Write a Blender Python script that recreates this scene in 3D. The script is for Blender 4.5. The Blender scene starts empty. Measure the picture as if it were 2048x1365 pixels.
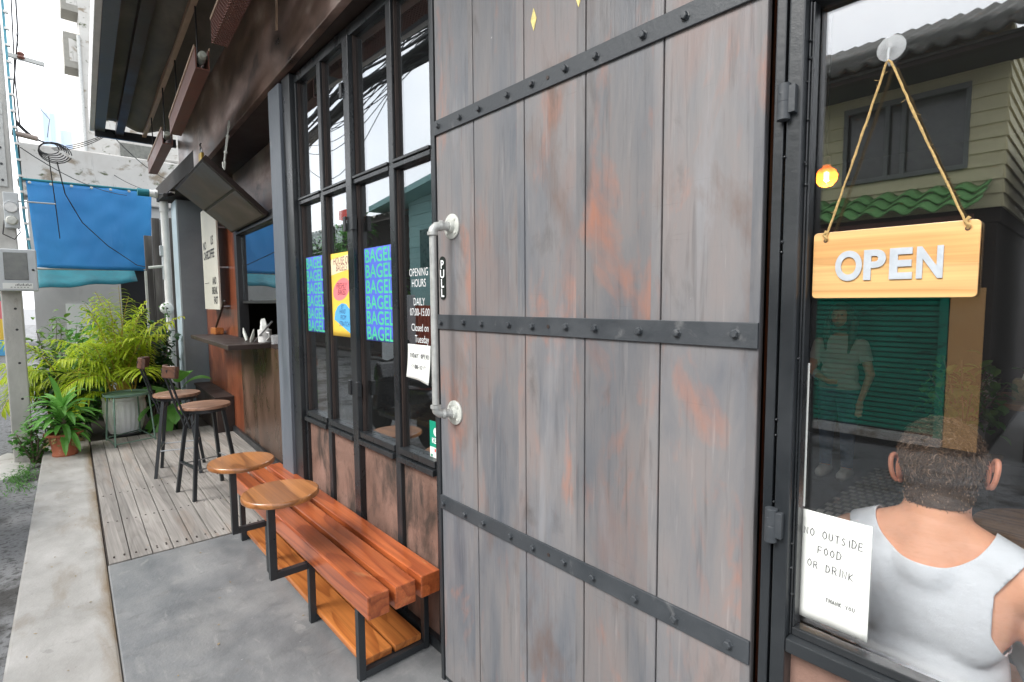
import bpy, bmesh, math, random
from math import radians as R_, sin, cos, pi
from mathutils import Vector, Matrix, noise
random.seed(7)
S = bpy.context.scene
COL = S.collection

# ------------------------------------------------------------------ camera
cam = bpy.data.cameras.new('camera'); camo = bpy.data.objects.new('camera', cam); COL.objects.link(camo)
cam.sensor_width = 36; cam.lens = 18.59; cam.clip_end = 1500; cam.clip_start = 0.02
yaw, pitch, roll = R_(41.44), R_(4.38), R_(-0.42)
CF = Vector((-cos(yaw)*cos(pitch), sin(yaw)*cos(pitch), -sin(pitch)))
CR = CF.cross(Vector((0, 0, 1))).normalized(); CU = CR.cross(CF)
CR, CU = CR*cos(roll)+CU*sin(roll), -CR*sin(roll)+CU*cos(roll)
camo.matrix_world = Matrix(((CR.x, CU.x, -CF.x, 0), (CR.y, CU.y, -CF.y, -1.186), (CR.z, CU.z, -CF.z, 1.6), (0, 0, 0, 1)))
S.camera = camo

# ------------------------------------------------------------------ sky, sun, exposure (overcast)
SUN_EL = R_(44)
w = bpy.data.worlds.new('World'); S.world = w; w.use_nodes = True
nt = w.node_tree; nt.nodes.clear()
sky = nt.nodes.new('ShaderNodeTexSky'); sky.sky_type = 'NISHITA'; sky.sun_disc = False
sky.sun_elevation = SUN_EL; sky.sun_rotation = R_(190); sky.air_density = 1.0; sky.dust_density = 3.0
hs = nt.nodes.new('ShaderNodeHueSaturation'); hs.inputs['Saturation'].default_value = 0.22
tc = nt.nodes.new('ShaderNodeTexCoord'); nz = nt.nodes.new('ShaderNodeTexNoise'); nz.inputs['Scale'].default_value = 2.2; nz.inputs['Detail'].default_value = 5
cr = nt.nodes.new('ShaderNodeValToRGB'); cr.color_ramp.elements[0].position = .35; cr.color_ramp.elements[0].color = (5.2, 5.6, 6.2, 1)
cr.color_ramp.elements[1].position = .65; cr.color_ramp.elements[1].color = (8.6, 8.6, 8.6, 1)
mx = nt.nodes.new('ShaderNodeMix'); mx.data_type = 'RGBA'; mx.inputs[0].default_value = 0.62
bg = nt.nodes.new('ShaderNodeBackground'); bg.inputs[1].default_value = 0.15
wo = nt.nodes.new('ShaderNodeOutputWorld')
nt.links.new(sky.outputs[0], hs.inputs['Color']); nt.links.new(tc.outputs['Generated'], nz.inputs['Vector']); nt.links.new(nz.outputs['Fac'], cr.inputs[0])
nt.links.new(hs.outputs[0], mx.inputs[6]); nt.links.new(cr.outputs[0], mx.inputs[7]); nt.links.new(mx.outputs[2], bg.inputs[0]); nt.links.new(bg.outputs[0], wo.inputs[0])
sl = bpy.data.lights.new('sun', 'SUN'); sl.energy = 1.4; sl.angle = R_(25); sl.color = (1, .97, .93)
so = bpy.data.objects.new('sun', sl); COL.objects.link(so)
so.rotation_euler = (R_(90)-SUN_EL, 0, R_(-10))          # light comes from the street side, high up
S.view_settings.view_transform = 'Standard'; S.view_settings.look = 'None'; S.view_settings.gamma = 1
S.view_settings.exposure = 1.35
try:
    S.cycles.max_bounces = 8; S.cycles.transparent_max_bounces = 16
except Exception: pass

# ------------------------------------------------------------------ helpers
ORG = {}
def props(o, label=None, cat=None, group=None, kind=None):
    if label: o['label'] = label
    if cat: o['category'] = cat
    if group: o['group'] = group
    if kind: o['kind'] = kind
    return o
def thing(name, loc, label, cat, group=None):
    o = bpy.data.objects.new(name, None); COL.objects.link(o); o.location = loc; o.empty_display_size = .1
    ORG[o.name] = Vector(loc); return props(o, label, cat, group)
def mesh_obj(name, me, parent=None, org=None):
    o = bpy.data.objects.new(name, me); COL.objects.link(o)
    if parent is not None:
        o.parent = parent; ORG[o.name] = ORG[parent.name]
    else:
        ORG[o.name] = Vector(org or (0, 0, 0)); o.location = ORG[o.name]
    return o
KR = Matrix.Translation((-3.9, 0, 0)) @ Matrix.Rotation(R_(-2.5), 4, 'Z') @ Matrix.Translation((3.9, 0, 0))
class MB:
    def __init__(s, tf=None): s.v = []; s.f = []; s.tf = tf
    def add(s, vs, fs):
        n = len(s.v); s.v += [(s.tf @ Vector(v)) if s.tf else Vector(v) for v in vs]; s.f += [tuple(i+n for i in f) for f in fs]; return s
    def box(s, x0, x1, y0, y1, z0, z1):
        return s.add([(x0,y0,z0),(x1,y0,z0),(x1,y1,z0),(x0,y1,z0),(x0,y0,z1),(x1,y0,z1),(x1,y1,z1),(x0,y1,z1)],
                     [(0,3,2,1),(4,5,6,7),(0,1,5,4),(1,2,6,5),(2,3,7,6),(3,0,4,7)])
    def obox(s, c, size, m=None):
        a, b, d = size[0]/2, size[1]/2, size[2]/2
        vs = [Vector(p) for p in ((-a,-b,-d),(a,-b,-d),(a,b,-d),(-a,b,-d),(-a,-b,d),(a,-b,d),(a,b,d),(-a,b,d))]
        return s.add([Vector(c)+(m @ v if m else v) for v in vs], [(0,3,2,1),(4,5,6,7),(0,1,5,4),(1,2,6,5),(2,3,7,6),(3,0,4,7)])
    def bar(s, p0, p1, w, h=None, up=(0,0,1)):
        p0, p1 = Vector(p0), Vector(p1); h = h or w; d = (p1-p0).normalized(); u = Vector(up)
        if abs(d.dot(u)) > .95: u = Vector((0,1,0))
        a = d.cross(u).normalized()*w/2; b = a.cross(d).normalized()*h/2
        return s.add([p0-a-b,p0+a-b,p0+a+b,p0-a+b,p1-a-b,p1+a-b,p1+a+b,p1-a+b], [(0,3,2,1),(4,5,6,7),(0,1,5,4),(1,2,6,5),(2,3,7,6),(3,0,4,7)])
    def tube(s, pts, r, n=8, cap=True):
        pts = [Vector(p) for p in pts]; rs = r if isinstance(r, (list, tuple)) else [r]*len(pts); vs = []; fs = []; pa = None
        for i, p in enumerate(pts):
            d = (pts[min(i+1, len(pts)-1)]-pts[max(i-1, 0)]).normalized()
            if pa is None: pa = d.orthogonal().normalized()
            else:
                pa = (pa - d*pa.dot(d)); pa = pa.normalized() if pa.length > 1e-6 else d.orthogonal().normalized()
            b = d.cross(pa)
            for k in range(n):
                t = 2*pi*k/n; vs.append(p+(pa*cos(t)+b*sin(t))*rs[i])
        for i in range(len(pts)-1):
            for k in range(n): k2 = (k+1) % n; fs.append((i*n+k, i*n+k2, (i+1)*n+k2, (i+1)*n+k))
        if cap: fs.append(tuple(range(n-1, -1, -1))); fs.append(tuple((len(pts)-1)*n+k for k in range(n)))
        return s.add(vs, fs)
    def lathe(s, prof, c=(0,0,0), n=32, m=None, sx=1, sy=1):
        vs = []; fs = []; c = Vector(c)
        for (r, z) in prof:
            for k in range(n):
                t = 2*pi*k/n; p = Vector((r*cos(t)*sx, r*sin(t)*sy, z)); vs.append(c+(m @ p if m else p))
        for i in range(len(prof)-1):
            for k in range(n): k2 = (k+1) % n; fs.append((i*n+k, i*n+k2, (i+1)*n+k2, (i+1)*n+k))
        if prof[0][0] > 1e-5: fs.append(tuple(range(n-1, -1, -1)))
        if prof[-1][0] > 1e-5: fs.append(tuple((len(prof)-1)*n+k for k in range(n)))
        return s.add(vs, fs)
    def prism(s, poly, axis_vec):
        n = len(poly); a = Vector(axis_vec); vs = [Vector(p) for p in poly]+[Vector(p)+a for p in poly]
        return s.add(vs, [tuple(range(n-1, -1, -1)), tuple(range(n, 2*n))]+[(i, (i+1) % n, (i+1) % n+n, i+n) for i in range(n)])
    def quad(s, a, b, c, d): return s.add([a, b, c, d], [(0, 1, 2, 3)])
    def build(s, name, mat, parent=None, org=None, bevel=0, smooth=False, seg=2):
        me = bpy.data.meshes.new(name)
        o = mesh_obj(name, me, parent, org)
        g = ORG[o.name]
        me.from_pydata([tuple(v-g) for v in s.v], [], s.f); me.update()
        bm = bmesh.new(); bm.from_mesh(me); bmesh.ops.recalc_face_normals(bm, faces=bm.faces); bm.to_mesh(me); bm.free()
        me.materials.append(mat)
        if smooth:
            for p in me.polygons: p.use_smooth = True
            try: me.set_sharp_from_angle(angle=R_(40))
            except Exception: pass
        if bevel:
            md = o.modifiers.new('bevel', 'BEVEL'); md.width = bevel; md.segments = seg; md.limit_method = 'ANGLE'; md.angle_limit = R_(40)
        return o
def sub(o): ORG[o.name] = ORG[o.parent.name] if o.parent else ORG[o.name]; return o

# ------------------------------------------------------------------ materials
def new_mat(name):
    m = bpy.data.materials.new(name); m.use_nodes = True; t = m.node_tree; b = t.nodes['Principled BSDF']; return m, t, b
def nd(t, typ, **kw):
    n = t.nodes.new(typ)
    for k, v in kw.items():
        if k.startswith('i_'): n.inputs[k[2:].replace('_', ' ')].default_value = v
        else: setattr(n, k, v)
    return n
def ramp(t, pts):
    r = t.nodes.new('ShaderNodeValToRGB'); e = r.color_ramp.elements
    while len(e) < len(pts): e.new(.5)
    for i, (p, c) in enumerate(pts):
        e[i].position = p; e[i].color = (c, c, c, 1) if not isinstance(c, tuple) else (*c, 1)
    return r
def mixc(t, fac, a, b, mode='MIX'):
    m = t.nodes.new('ShaderNodeMix'); m.data_type = 'RGBA'; m.blend_type = mode
    for sock, v in ((m.inputs[0], fac), (m.inputs[6], a), (m.inputs[7], b)):
        if hasattr(v, 'links') or hasattr(v, 'is_linked'): t.links.new(v, sock)
        elif isinstance(v, tuple): sock.default_value = (*v, 1)
        else: sock.default_value = v
    return m.outputs[2]
def coords(t, scale, step=None, seed=0):
    """object coordinates stretched by scale; step=(axis, width, start) shifts the pattern board by board"""
    tc = t.nodes.new('ShaderNodeTexCoord'); src = tc.outputs['Object']; h = None
    if step:
        ax, wd, st = step
        sp = t.nodes.new('ShaderNodeSeparateXYZ'); t.links.new(src, sp.inputs[0])
        a = nd(t, 'ShaderNodeMath', operation='SUBTRACT'); t.links.new(sp.outputs[ax], a.inputs[0]); a.inputs[1].default_value = st
        b = nd(t, 'ShaderNodeMath', operation='DIVIDE'); t.links.new(a.outputs[0], b.inputs[0]); b.inputs[1].default_value = wd
        c = nd(t, 'ShaderNodeMath', operation='FLOOR'); t.links.new(b.outputs[0], c.inputs[0])
        wn = nd(t, 'ShaderNodeTexWhiteNoise', noise_dimensions='1D'); t.links.new(c.outputs[0], wn.inputs['W'])
        sc = nd(t, 'ShaderNodeVectorMath', operation='SCALE'); t.links.new(wn.outputs['Color'], sc.inputs[0]); sc.inputs['Scale'].default_value = 23.0
        ad = nd(t, 'ShaderNodeVectorMath', operation='ADD'); t.links.new(src, ad.inputs[0]); t.links.new(sc.outputs[0], ad.inputs[1]); src = ad.outputs[0]; h = wn.outputs['Value']
    mp = t.nodes.new('ShaderNodeMapping'); mp.inputs['Scale'].default_value = scale; mp.inputs['Location'].default_value = (seed*3.7, seed*1.3, seed*2.1)
    t.links.new(src, mp.inputs[0]); return mp.outputs[0], h, src
def noise_n(t, vec, scale=1.0, detail=5, rough=.6, dist=0):
    n = nd(t, 'ShaderNodeTexNoise'); n.inputs['Scale'].default_value = scale; n.inputs['Detail'].default_value = detail
    n.inputs['Roughness'].default_value = rough; n.inputs['Distortion'].default_value = dist
    t.links.new(vec, n.inputs['Vector']); return n.outputs['Fac']
def M(name, pts, scale=(4,4,4), detail=6, rough=.6, metal=0, bump=.15, bscale=None, spots=(), step=None, vary=.0, spec=.5, coat=0, dist=.3, rvar=.12, seed=0):
    """ramp of colours over stretched noise, plus spots: (colour, scale, lo, hi, strength)"""
    m, t, b = new_mat(name)
    vec, h, raw = coords(t, scale, step, seed)
    f = noise_n(t, vec, 1, detail, .6, dist)
    if len(pts) == 1: pts = [(0, tuple(c*.88 for c in pts[0])), (1, tuple(min(1, c*1.12) for c in pts[0]))]; pts = [(.3, pts[0][1]), (.7, pts[1][1])]
    c = ramp(t, pts); t.links.new(f, c.inputs[0]); col = c.outputs[0]
    for i, (sc, ss, lo, hi, st) in enumerate(spots):
        mp = t.nodes.new('ShaderNodeMapping'); mp.inputs['Scale'].default_value = ss; mp.inputs['Location'].default_value = (i*5.1+seed, i*2.3, i*7.7); t.links.new(raw, mp.inputs[0])
        g = noise_n(t, mp.outputs[0], 1, 6, .62, .4); r = ramp(t, [(lo, 0.0), (hi, st)]); t.links.new(g, r.inputs[0]); col = mixc(t, r.outputs[0], col, sc)
    if h is not None and vary:
        r = ramp(t, [(0, 1-vary), (1, 1+vary)]); t.links.new(h, r.inputs[0]); col = mixc(t, 1.0, col, r.outputs[0], 'MULTIPLY')
    t.links.new(col, b.inputs['Base Color'])
    rr = ramp(t, [(.3, max(0.02, rough-rvar)), (.7, min(1, rough+rvar))]); t.links.new(f, rr.inputs[0]); t.links.new(rr.outputs[0], b.inputs['Roughness'])
    b.inputs['Metallic'].default_value = metal; b.inputs['Specular IOR Level'].default_value = spec; b.inputs['Coat Weight'].default_value = coat; b.inputs['Coat Roughness'].default_value = .12
    if bump:
        mp = t.nodes.new('ShaderNodeMapping'); mp.inputs['Scale'].default_value = bscale or tuple(x*6 for x in scale); t.links.new(raw, mp.inputs[0])
        bn = noise_n(t, mp.outputs[0], 1, 4, .6); bu = nd(t, 'ShaderNodeBump'); bu.inputs['Strength'].default_value = bump; bu.inputs['Distance'].default_value = .01
        t.links.new(bn, bu.inputs['Height']); t.links.new(bu.outputs[0], b.inputs['Normal'])
    return m
def P(name, col, rough=.5, metal=0, spec=.5, var=.1, sc=8, coat=0, bump=.05, alpha=None, sss=0, trans=0):
    m = M(name, [(.3, tuple(c*(1-var) for c in col)), (.7, tuple(min(1, c*(1+var)) for c in col))], (sc,)*3, 4, rough, metal, bump, spec=spec, coat=coat, rvar=.06)
    b = m.node_tree.nodes['Principled BSDF']
    if sss: b.inputs['Subsurface Weight'].default_value = sss; b.inputs['Subsurface Radius'].default_value = (.02, .008, .004)
    if trans: b.inputs['Transmission Weight'].default_value = trans
    return m
def wood(name, dark, light, axis='X', rough=.35, coat=0, scale=14, step=None, vary=0, bump=.08, knots=.5, seed=0, spots=()):
    """timber with long annual rings running along axis"""
    m, t, b = new_mat(name); st = {'X': (.35, 3, 3), 'Y': (3, .35, 3), 'Z': (3, 3, .35)}[axis]
    vec, h, raw = coords(t, st, step, seed)
    n1 = noise_n(t, vec, 1.1, 2, .45)
    wv = nd(t, 'ShaderNodeMath', operation='MULTIPLY'); t.links.new(n1, wv.inputs[0]); wv.inputs[1].default_value = scale*2.2
    sn = nd(t, 'ShaderNodeMath', operation='FRACT'); t.links.new(wv.outputs[0], sn.inputs[0])
    fine = t.nodes.new('ShaderNodeMapping'); fine.inputs['Scale'].default_value = tuple(1.5 if x < 1 else 90 for x in st); t.links.new(raw, fine.inputs[0])
    n2 = noise_n(t, fine.outputs[0], 1, 4, .6)
    r = ramp(t, [(0, tuple(d*.8 for d in dark)), (.14, dark), (.55, light), (.9, light), (1, tuple((d+l)/2 for d, l in zip(dark, light)))]); t.links.new(sn.outputs[0], r.inputs[0])
    base = tuple((d*.45+l*.55) for d, l in zip(dark, light))
    col = mixc(t, knots, base, r.outputs[0])
    r2 = ramp(t, [(.3, .78), (.7, 1.15)]); t.links.new(n2, r2.inputs[0]); col = mixc(t, 1.0, col, r2.outputs[0], 'MULTIPLY')
    big = t.nodes.new('ShaderNodeMapping'); big.inputs['Scale'].default_value = tuple(1.2 if x < 1 else 4 for x in st); t.links.new(raw, big.inputs[0])
    n3 = noise_n(t, big.outputs[0], 1, 3, .5); r3 = ramp(t, [(.3, .75), (.7, 1.2)]); t.links.new(n3, r3.inputs[0]); col = mixc(t, 1.0, col, r3.outputs[0], 'MULTIPLY')
    for i, (sc, ss, lo, hi, stn) in enumerate(spots):
        mp = t.nodes.new('ShaderNodeMapping'); mp.inputs['Scale'].default_value = ss; mp.inputs['Location'].default_value = (i*5.1+seed, i*2.3, i*7.7); t.links.new(raw, mp.inputs[0])
        g = noise_n(t, mp.outputs[0], 1, 6, .62, .4); rs = ramp(t, [(lo, 0.0), (hi, stn)]); t.links.new(g, rs.inputs[0]); col = mixc(t, rs.outputs[0], col, sc)
    if h is not None and vary:
        rv = ramp(t, [(0, 1-vary), (1, 1+vary)]); t.links.new(h, rv.inputs[0]); col = mixc(t, 1.0, col, rv.outputs[0], 'MULTIPLY')
    t.links.new(col, b.inputs['Base Color']); b.inputs['Roughness'].default_value = rough; b.inputs['Coat Weight'].default_value = coat; b.inputs['Coat Roughness'].default_value = .15
    bu = nd(t, 'ShaderNodeBump'); bu.inputs['Strength'].default_value = bump; bu.inputs['Distance'].default_value = .004; t.links.new(n2, bu.inputs['Height']); t.links.new(bu.outputs[0], b.inputs['Normal'])
    return m
def glass(name, tint=(.8, .82, .82), f0=.12, k=1.0, dust_veil=.006):
    m = bpy.data.materials.new(name); m.use_nodes = True; t = m.node_tree; t.nodes.clear()
    tr = nd(t, 'ShaderNodeBsdfTransparent'); tr.inputs[0].default_value = (*tint, 1); gl = nd(t, 'ShaderNodeBsdfGlossy'); gl.inputs['Roughness'].default_value = 0.0; gl.inputs[0].default_value = (.95, .97, 1, 1)
    fr = nd(t, 'ShaderNodeLayerWeight'); fr.inputs['Blend'].default_value = .5
    pw = nd(t, 'ShaderNodeMath', operation='POWER'); t.links.new(fr.outputs['Facing'], pw.inputs[0]); pw.inputs[1].default_value = 3.0
    ma = nd(t, 'ShaderNodeMath', operation='MULTIPLY_ADD'); t.links.new(pw.outputs[0], ma.inputs[0]); ma.inputs[1].default_value = k*.6; ma.inputs[2].default_value = f0; ma.use_clamp = True
    mxs = nd(t, 'ShaderNodeMixShader'); t.links.new(ma.outputs[0], mxs.inputs[0]); t.links.new(tr.outputs[0], mxs.inputs[1]); t.links.new(gl.outputs[0], mxs.inputs[2])
    df = nd(t, 'ShaderNodeBsdfDiffuse'); df.inputs[0].default_value = (.8, .82, .84, 1); md_ = nd(t, 'ShaderNodeMixShader'); md_.inputs[0].default_value = dust_veil; t.links.new(mxs.outputs[0], md_.inputs[1]); t.links.new(df.outputs[0], md_.inputs[2])  # pale diffuse layer mixed in to give the pane a veil of haze
    o = nd(t, 'ShaderNodeOutputMaterial'); t.links.new(md_.outputs[0], o.inputs[0]); return m

MT = {}
DX0, DW = -1.802, .2582
MT['door'] = M('door_planks', [(.28, (.088,.099,.116)), (.42, (.14,.144,.155)), (.54, (.182,.174,.175)), (.64, (.205,.178,.172)), (.74, (.24,.222,.218))], (5,5,1.3), 9, .5, 0, .22, (80,80,4),
    spots=[((.38,.15,.085), (4.2,4,1.7), .575, .74, .85), ((.26,.13,.09), (2.6,3,1.1), .56, .72, .38), ((.33,.15,.10), (14,14,3.0), .60, .74, .35), ((.28,.29,.31), (6,6,.9), .60, .76, .5), ((.12,.07,.05), (4,4,1.6), .57, .72, .7), ((.07,.06,.056), (11,11,3.5), .60, .76, .6), ((.055,.052,.052), (75,75,3.5), .56, .72, .38), ((.36,.33,.32), (60,60,2.6), .61, .74, .35), ((.09,.075,.07), (3,3,110), .65, .76, .4), ((.62,.60,.58), (50,50,22), .735, .76, .6)], step=(0, DW, DX0), vary=.10, dist=.35)
MT['steel'] = M('black_painted_steel', [(.3, (.013,.016,.019)), (.7, (.03,.034,.038))], (3,3,3), 5, .36, 0, .08, (60,60,60), spots=[((.10,.105,.11), (12,12,5), .66, .80, .35)])
MT['bar'] = M('worn_dark_strap_steel', [(.3, (.03,.036,.042)), (.7, (.052,.058,.065))], (9,9,9), 6, .5, .0, .12, (80,80,80), spots=[((.2,.2,.2), (14,14,14), .62, .75, .45), ((.20,.11,.07), (5,5,20), .66, .76, .4)])
MT['frame'] = M('window_frame_steel', [(.3, (.012,.014,.016)), (.7, (.028,.031,.034))], (6,6,3), 5, .32, 0, .08, (50,50,50), spots=[((.12,.10,.085), (14,14,8), .66, .80, .35)])
MT['bluecol'] = M('sky_tinted_column', [(.3, (.085,.10,.12)), (.7, (.14,.16,.185))], (6,6,1.5), 6, .5, 0, .2, (40,40,10), spots=[((.22,.2,.19), (14,14,5), .66, .76, .5)])  # blue cast of sky light is put into the column colour
MT['rust'] = M('brown_beam_smudges_and_highlights', [(.32, (.06,.042,.036)), (.44, (.18,.115,.09)), (.56, (.30,.20,.165)), (.70, (.50,.40,.36))], (1.6,3.0,3.0), 8, .38, .25, .12, (20,20,20), spots=[((.03,.024,.022), (1.1,1.5,2.5), .55, .68, .85), ((.33,.28,.28), (2.2,3,3), .62, .76, .5), ((.30,.12,.06), (3,3,3), .6, .75, .4), ((.42,.36,.33), (40,40,40), .71, .76, .6)], dist=.35)  # pale pinkish tones put sheen highlights into the colour; dark smears are soot
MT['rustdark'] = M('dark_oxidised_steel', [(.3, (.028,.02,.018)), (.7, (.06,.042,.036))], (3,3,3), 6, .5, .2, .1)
MT['plaster'] = M('pink_brown_plaster_panel', [(.3, (.13,.075,.056)), (.5, (.22,.13,.10)), (.7, (.29,.18,.145))], (3,3,2), 7, .75, 0, .35, (30,30,30), spots=[((.035,.028,.023), (6,6,2.6), .47, .62, .9), ((.03,.027,.024), (40,40,25), .60, .70, .55)], dist=.5)
MT['darkpanel'] = M('dark_brown_reflective_panel', [(.3, (.035,.024,.017)), (.5, (.085,.05,.035)), (.7, (.15,.09,.066))], (3,3,1.2), 7, .3, 0, .1, spots=[((.20,.13,.10), (9,9,1.2), .62, .74, .5), ((.04,.045,.022), (2,2,2), .55, .70, .4)], dist=.5)
MT['redwood'] = wood('red_brown_varnished_board', (.10,.028,.014), (.34,.10,.045), 'Z', .32, .3, 9, spots=[((.55,.27,.13), (8,8,1.0), .60, .70, .65), ((.03,.015,.01), (4,4,3), .6, .75, .6)])
MT['bench'] = wood('orange_varnished_pine', (.23,.045,.014), (.47,.125,.038), 'X', .33, .4, 7, step=(1, .115, -.285), vary=.16, knots=.5, spots=[((.60,.31,.13), (1.6,9,9), .63, .74, .6), ((.12,.04,.02), (7,16,16), .66, .76, .6), ((.66,.50,.34), (30,60,60), .71, .75, .6)])
MT['benchlow'] = wood('orange_shelf_pine', (.30,.085,.02), (.56,.20,.05), 'X', .4, .15, 8, step=(1, .165, -.262), vary=.12, knots=.6)
MT['tabletop'] = wood('round_top_walnut_stain', (.20,.07,.02), (.46,.19,.06), 'X', .34, .35, 5, step=(1, .13, -.5), vary=.14, knots=.55)
MT['stoolseat'] = wood('worn_brown_seat_wood', (.17,.085,.05), (.36,.20,.13), 'Y', .45, .1, 8, knots=.5)
MT['backrest'] = wood('dark_brown_backrest_wood', (.055,.025,.015), (.13,.058,.035), 'X', .45, .1, 8)
MT['deck'] = wood('grey_weathered_deck', (.205,.187,.17), (.325,.305,.282), 'X', .8, 0, 9, step=(1, .1135, -1.0), vary=.16, knots=.28, bump=.3, spots=[((.30,.22,.17), (1.2,7,7), .55, .70, .5), ((.13,.12,.11), (2.5,9,9), .66, .76, .5)])
MT['slab'] = M('polished_concrete_slab', [(.30, (.145,.153,.16)), (.5, (.20,.206,.21)), (.70, (.265,.268,.266))], (3.2,4.5,3), 10, .40, 0, .2, (60,60,60), spots=[((.33,.325,.31), (9,5,5), .60, .74, .5), ((.085,.09,.095), (1.7,2.3,2), .50, .68, .5), ((.29,.285,.275), (2.4,1.6,2), .54, .70, .45), ((.36,.355,.34), (5,14,5), .60, .70, .45), ((.10,.10,.10), (14,5,5), .62, .72, .4), ((.09,.092,.094), (8,8,8), .58, .72, .35), ((.21,.185,.155), (5,4,4), .62, .74, .45), ((.50,.49,.47), (46,20,20), .68, .73, .6), ((.05,.05,.05), (60,60,60), .70, .75, .6), ((.42,.42,.40), (3,60,10), .70, .76, .5)], dist=.25, rvar=.10)
MT['kerb'] = M('pale_kerb_concrete', [(.28, (.27,.26,.24)), (.5, (.365,.355,.335)), (.72, (.46,.45,.43))], (3.2,4.5,3), 10, .55, 0, .2, (60,60,60), spots=[((.20,.155,.10), (1.5,3.5,2), .54, .70, .55), ((.13,.13,.12), (14,14,4), .62, .76, .45), ((.55,.54,.51), (34,22,20), .69, .73, .6), ((.07,.065,.06), (50,50,50), .70, .75, .6)], dist=.25)
def edge_stain(m, ang, lo, hi, col, strength):
    t = m.node_tree; b = t.nodes['Principled BSDF']; src = b.inputs['Base Color'].links[0].from_socket
    tc = t.nodes.new('ShaderNodeTexCoord'); mp = t.nodes.new('ShaderNodeMapping'); mp.inputs['Rotation'].default_value = (0, 0, ang); t.links.new(tc.outputs['Object'], mp.inputs[0])
    sp = t.nodes.new('ShaderNodeSeparateXYZ'); t.links.new(mp.outputs[0], sp.inputs[0]); mr = nd(t, 'ShaderNodeMapRange'); mr.inputs[1].default_value = lo; mr.inputs[2].default_value = hi; t.links.new(sp.outputs[1], mr.inputs[0])
    m2 = t.nodes.new('ShaderNodeMapping'); m2.inputs['Scale'].default_value = (1.5, 7, 1); t.links.new(tc.outputs['Object'], m2.inputs[0]); n = noise_n(t, m2.outputs[0], 1, 7, .65, .8)
    mu = nd(t, 'ShaderNodeMath', operation='MULTIPLY'); t.links.new(mr.outputs[0], mu.inputs[0]); t.links.new(n, mu.inputs[1]); r = ramp(t, [(.22, 0.0), (.48, strength)]); t.links.new(mu.outputs[0], r.inputs[0])
    t.links.new(mixc(t, r.outputs[0], src, col), b.inputs['Base Color'])
edge_stain(MT['kerb'], R_(1.63), -1.26, -1.06, (.19,.13,.07), .9)
MT['asphalt'] = M('grey_asphalt', [(.3, (.15,.153,.158)), (.7, (.25,.254,.258))], (1.6,1.6,1.6), 8, .7, 0, .5, (70,70,70), spots=[((.028,.025,.021), (2.2,2.2,2.2), .50, .62, .85), ((.02,.018,.015), (26,26,26), .52, .62, .7), ((.20,.19,.17), (1.3,1.3,1), .6, .72, .6)])
MT['ground'] = M('pale_road_concrete', [(.3, (.17,.175,.18)), (.7, (.25,.25,.25))], (.5,.5,.5), 6, .7, 0, .2, (20,20,20))
MT['galv'] = M('galvanised_pipe', [(.3, (.36,.37,.36)), (.7, (.52,.53,.51))], (22,22,22), 5, .42, .35, .15, spots=[((.2,.21,.2), (30,30,12), .6, .74, .5)])
MT['castwhite'] = M('pale_cast_flange', [(.3, (.48,.50,.46)), (.7, (.62,.63,.58))], (20,20,20), 5, .5, .1, .2, (90,90,90))
MT['whitewall'] = M('stained_white_wall', [(.3, (.42,.40,.37)), (.6, (.56,.55,.52))], (.9,.9,.9), 8, .8, 0, .2, (8,8,8), spots=[((.20,.155,.10), (2.6,2.6,3.6), .56, .66, .85), ((.36,.33,.28), (6,6,1.0), .58, .75, .5), ((.06,.075,.025), (3.4,3.4,6), .62, .68, .9), ((.08,.07,.06), (9,9,1.2), .62, .74, .6)])
MT['polecon'] = M('utility_pole_concrete', [(.3, (.40,.395,.37)), (.7, (.56,.55,.52))], (7,7,3), 7, .8, 0, .3, (50,50,50), spots=[((.24,.21,.18), (16,16,7), .62, .72, .5)])
MT['greywood'] = M('weathered_black_boards', [(.3, (.06,.055,.05)), (.6, (.20,.19,.18)), (.75, (.36,.35,.33))], (7,7,.8), 8, .85, 0, .4, (40,40,5), step=(1, .12, 0), vary=.25)
MT['palewall'] = M('pale_grey_render', [(.3, (.42,.42,.41)), (.7, (.55,.55,.53))], (1.5,1.5,1.5), 7, .8, 0, .15, spots=[((.25,.23,.2), (3,3,1), .6, .75, .5)])
MT['white'] = P('white_paint', (.72,.72,.70), .5)
MT['offwhite'] = P('cream_board', (.62,.60,.52), .55, var=.04)
MT['black'] = P('black_paint', (.018,.018,.02), .5)
MT['blacktxt'] = P('black_lettering', (.015,.015,.015), .6)
MT['whitetxt'] = P('white_lettering', (.82,.84,.84), .55, var=.04)
MT['silvertxt'] = P('brushed_pale_letters', (.46,.50,.54), .45, .15, var=.08, sc=60)
MT['paper'] = P('white_paper', (.76,.78,.74), .8, var=.02, sc=3, bump=.1)
MT['ink'] = P('grey_pencil_ink', (.08,.08,.09), .8)
MT['yellow'] = P('yellow_poster_paper', (.88,.60,.08), .6, var=.03); MT['posterblue'] = P('blue_poster_paper', (.085,.14,.62), .5, var=.04)
MT['postergreen'] = P('green_poster_ink', (.07,.55,.30), .5, var=.04); MT['pink'] = P('pink_poster_ink', (.80,.22,.24), .6, var=.04); MT['cyan'] = P('sky_blue_poster_ink', (.10,.42,.72), .6, var=.04)
MT['cream'] = P('cream_poster_ink', (.85,.76,.50), .6, var=.04); MT['dred'] = P('dark_red_ink', (.25,.02,.04), .6); MT['navy'] = P('navy_ink', (.02,.05,.20), .6)
MT['stickgreen'] = P('teal_green_sticker', (.0,.28,.17), .5, var=.05); MT['red'] = P('red_ink', (.75,.06,.04), .5)
MT['tarp'] = M('blue_tarpaulin', [(.3, (.015,.17,.46)), (.7, (.03,.26,.60))], (1.2,1.2,.5), 5, .5, 0, .25, (3,12,3), spots=[((.08,.32,.66), (5,5,1.2), .62, .76, .35)])
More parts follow.
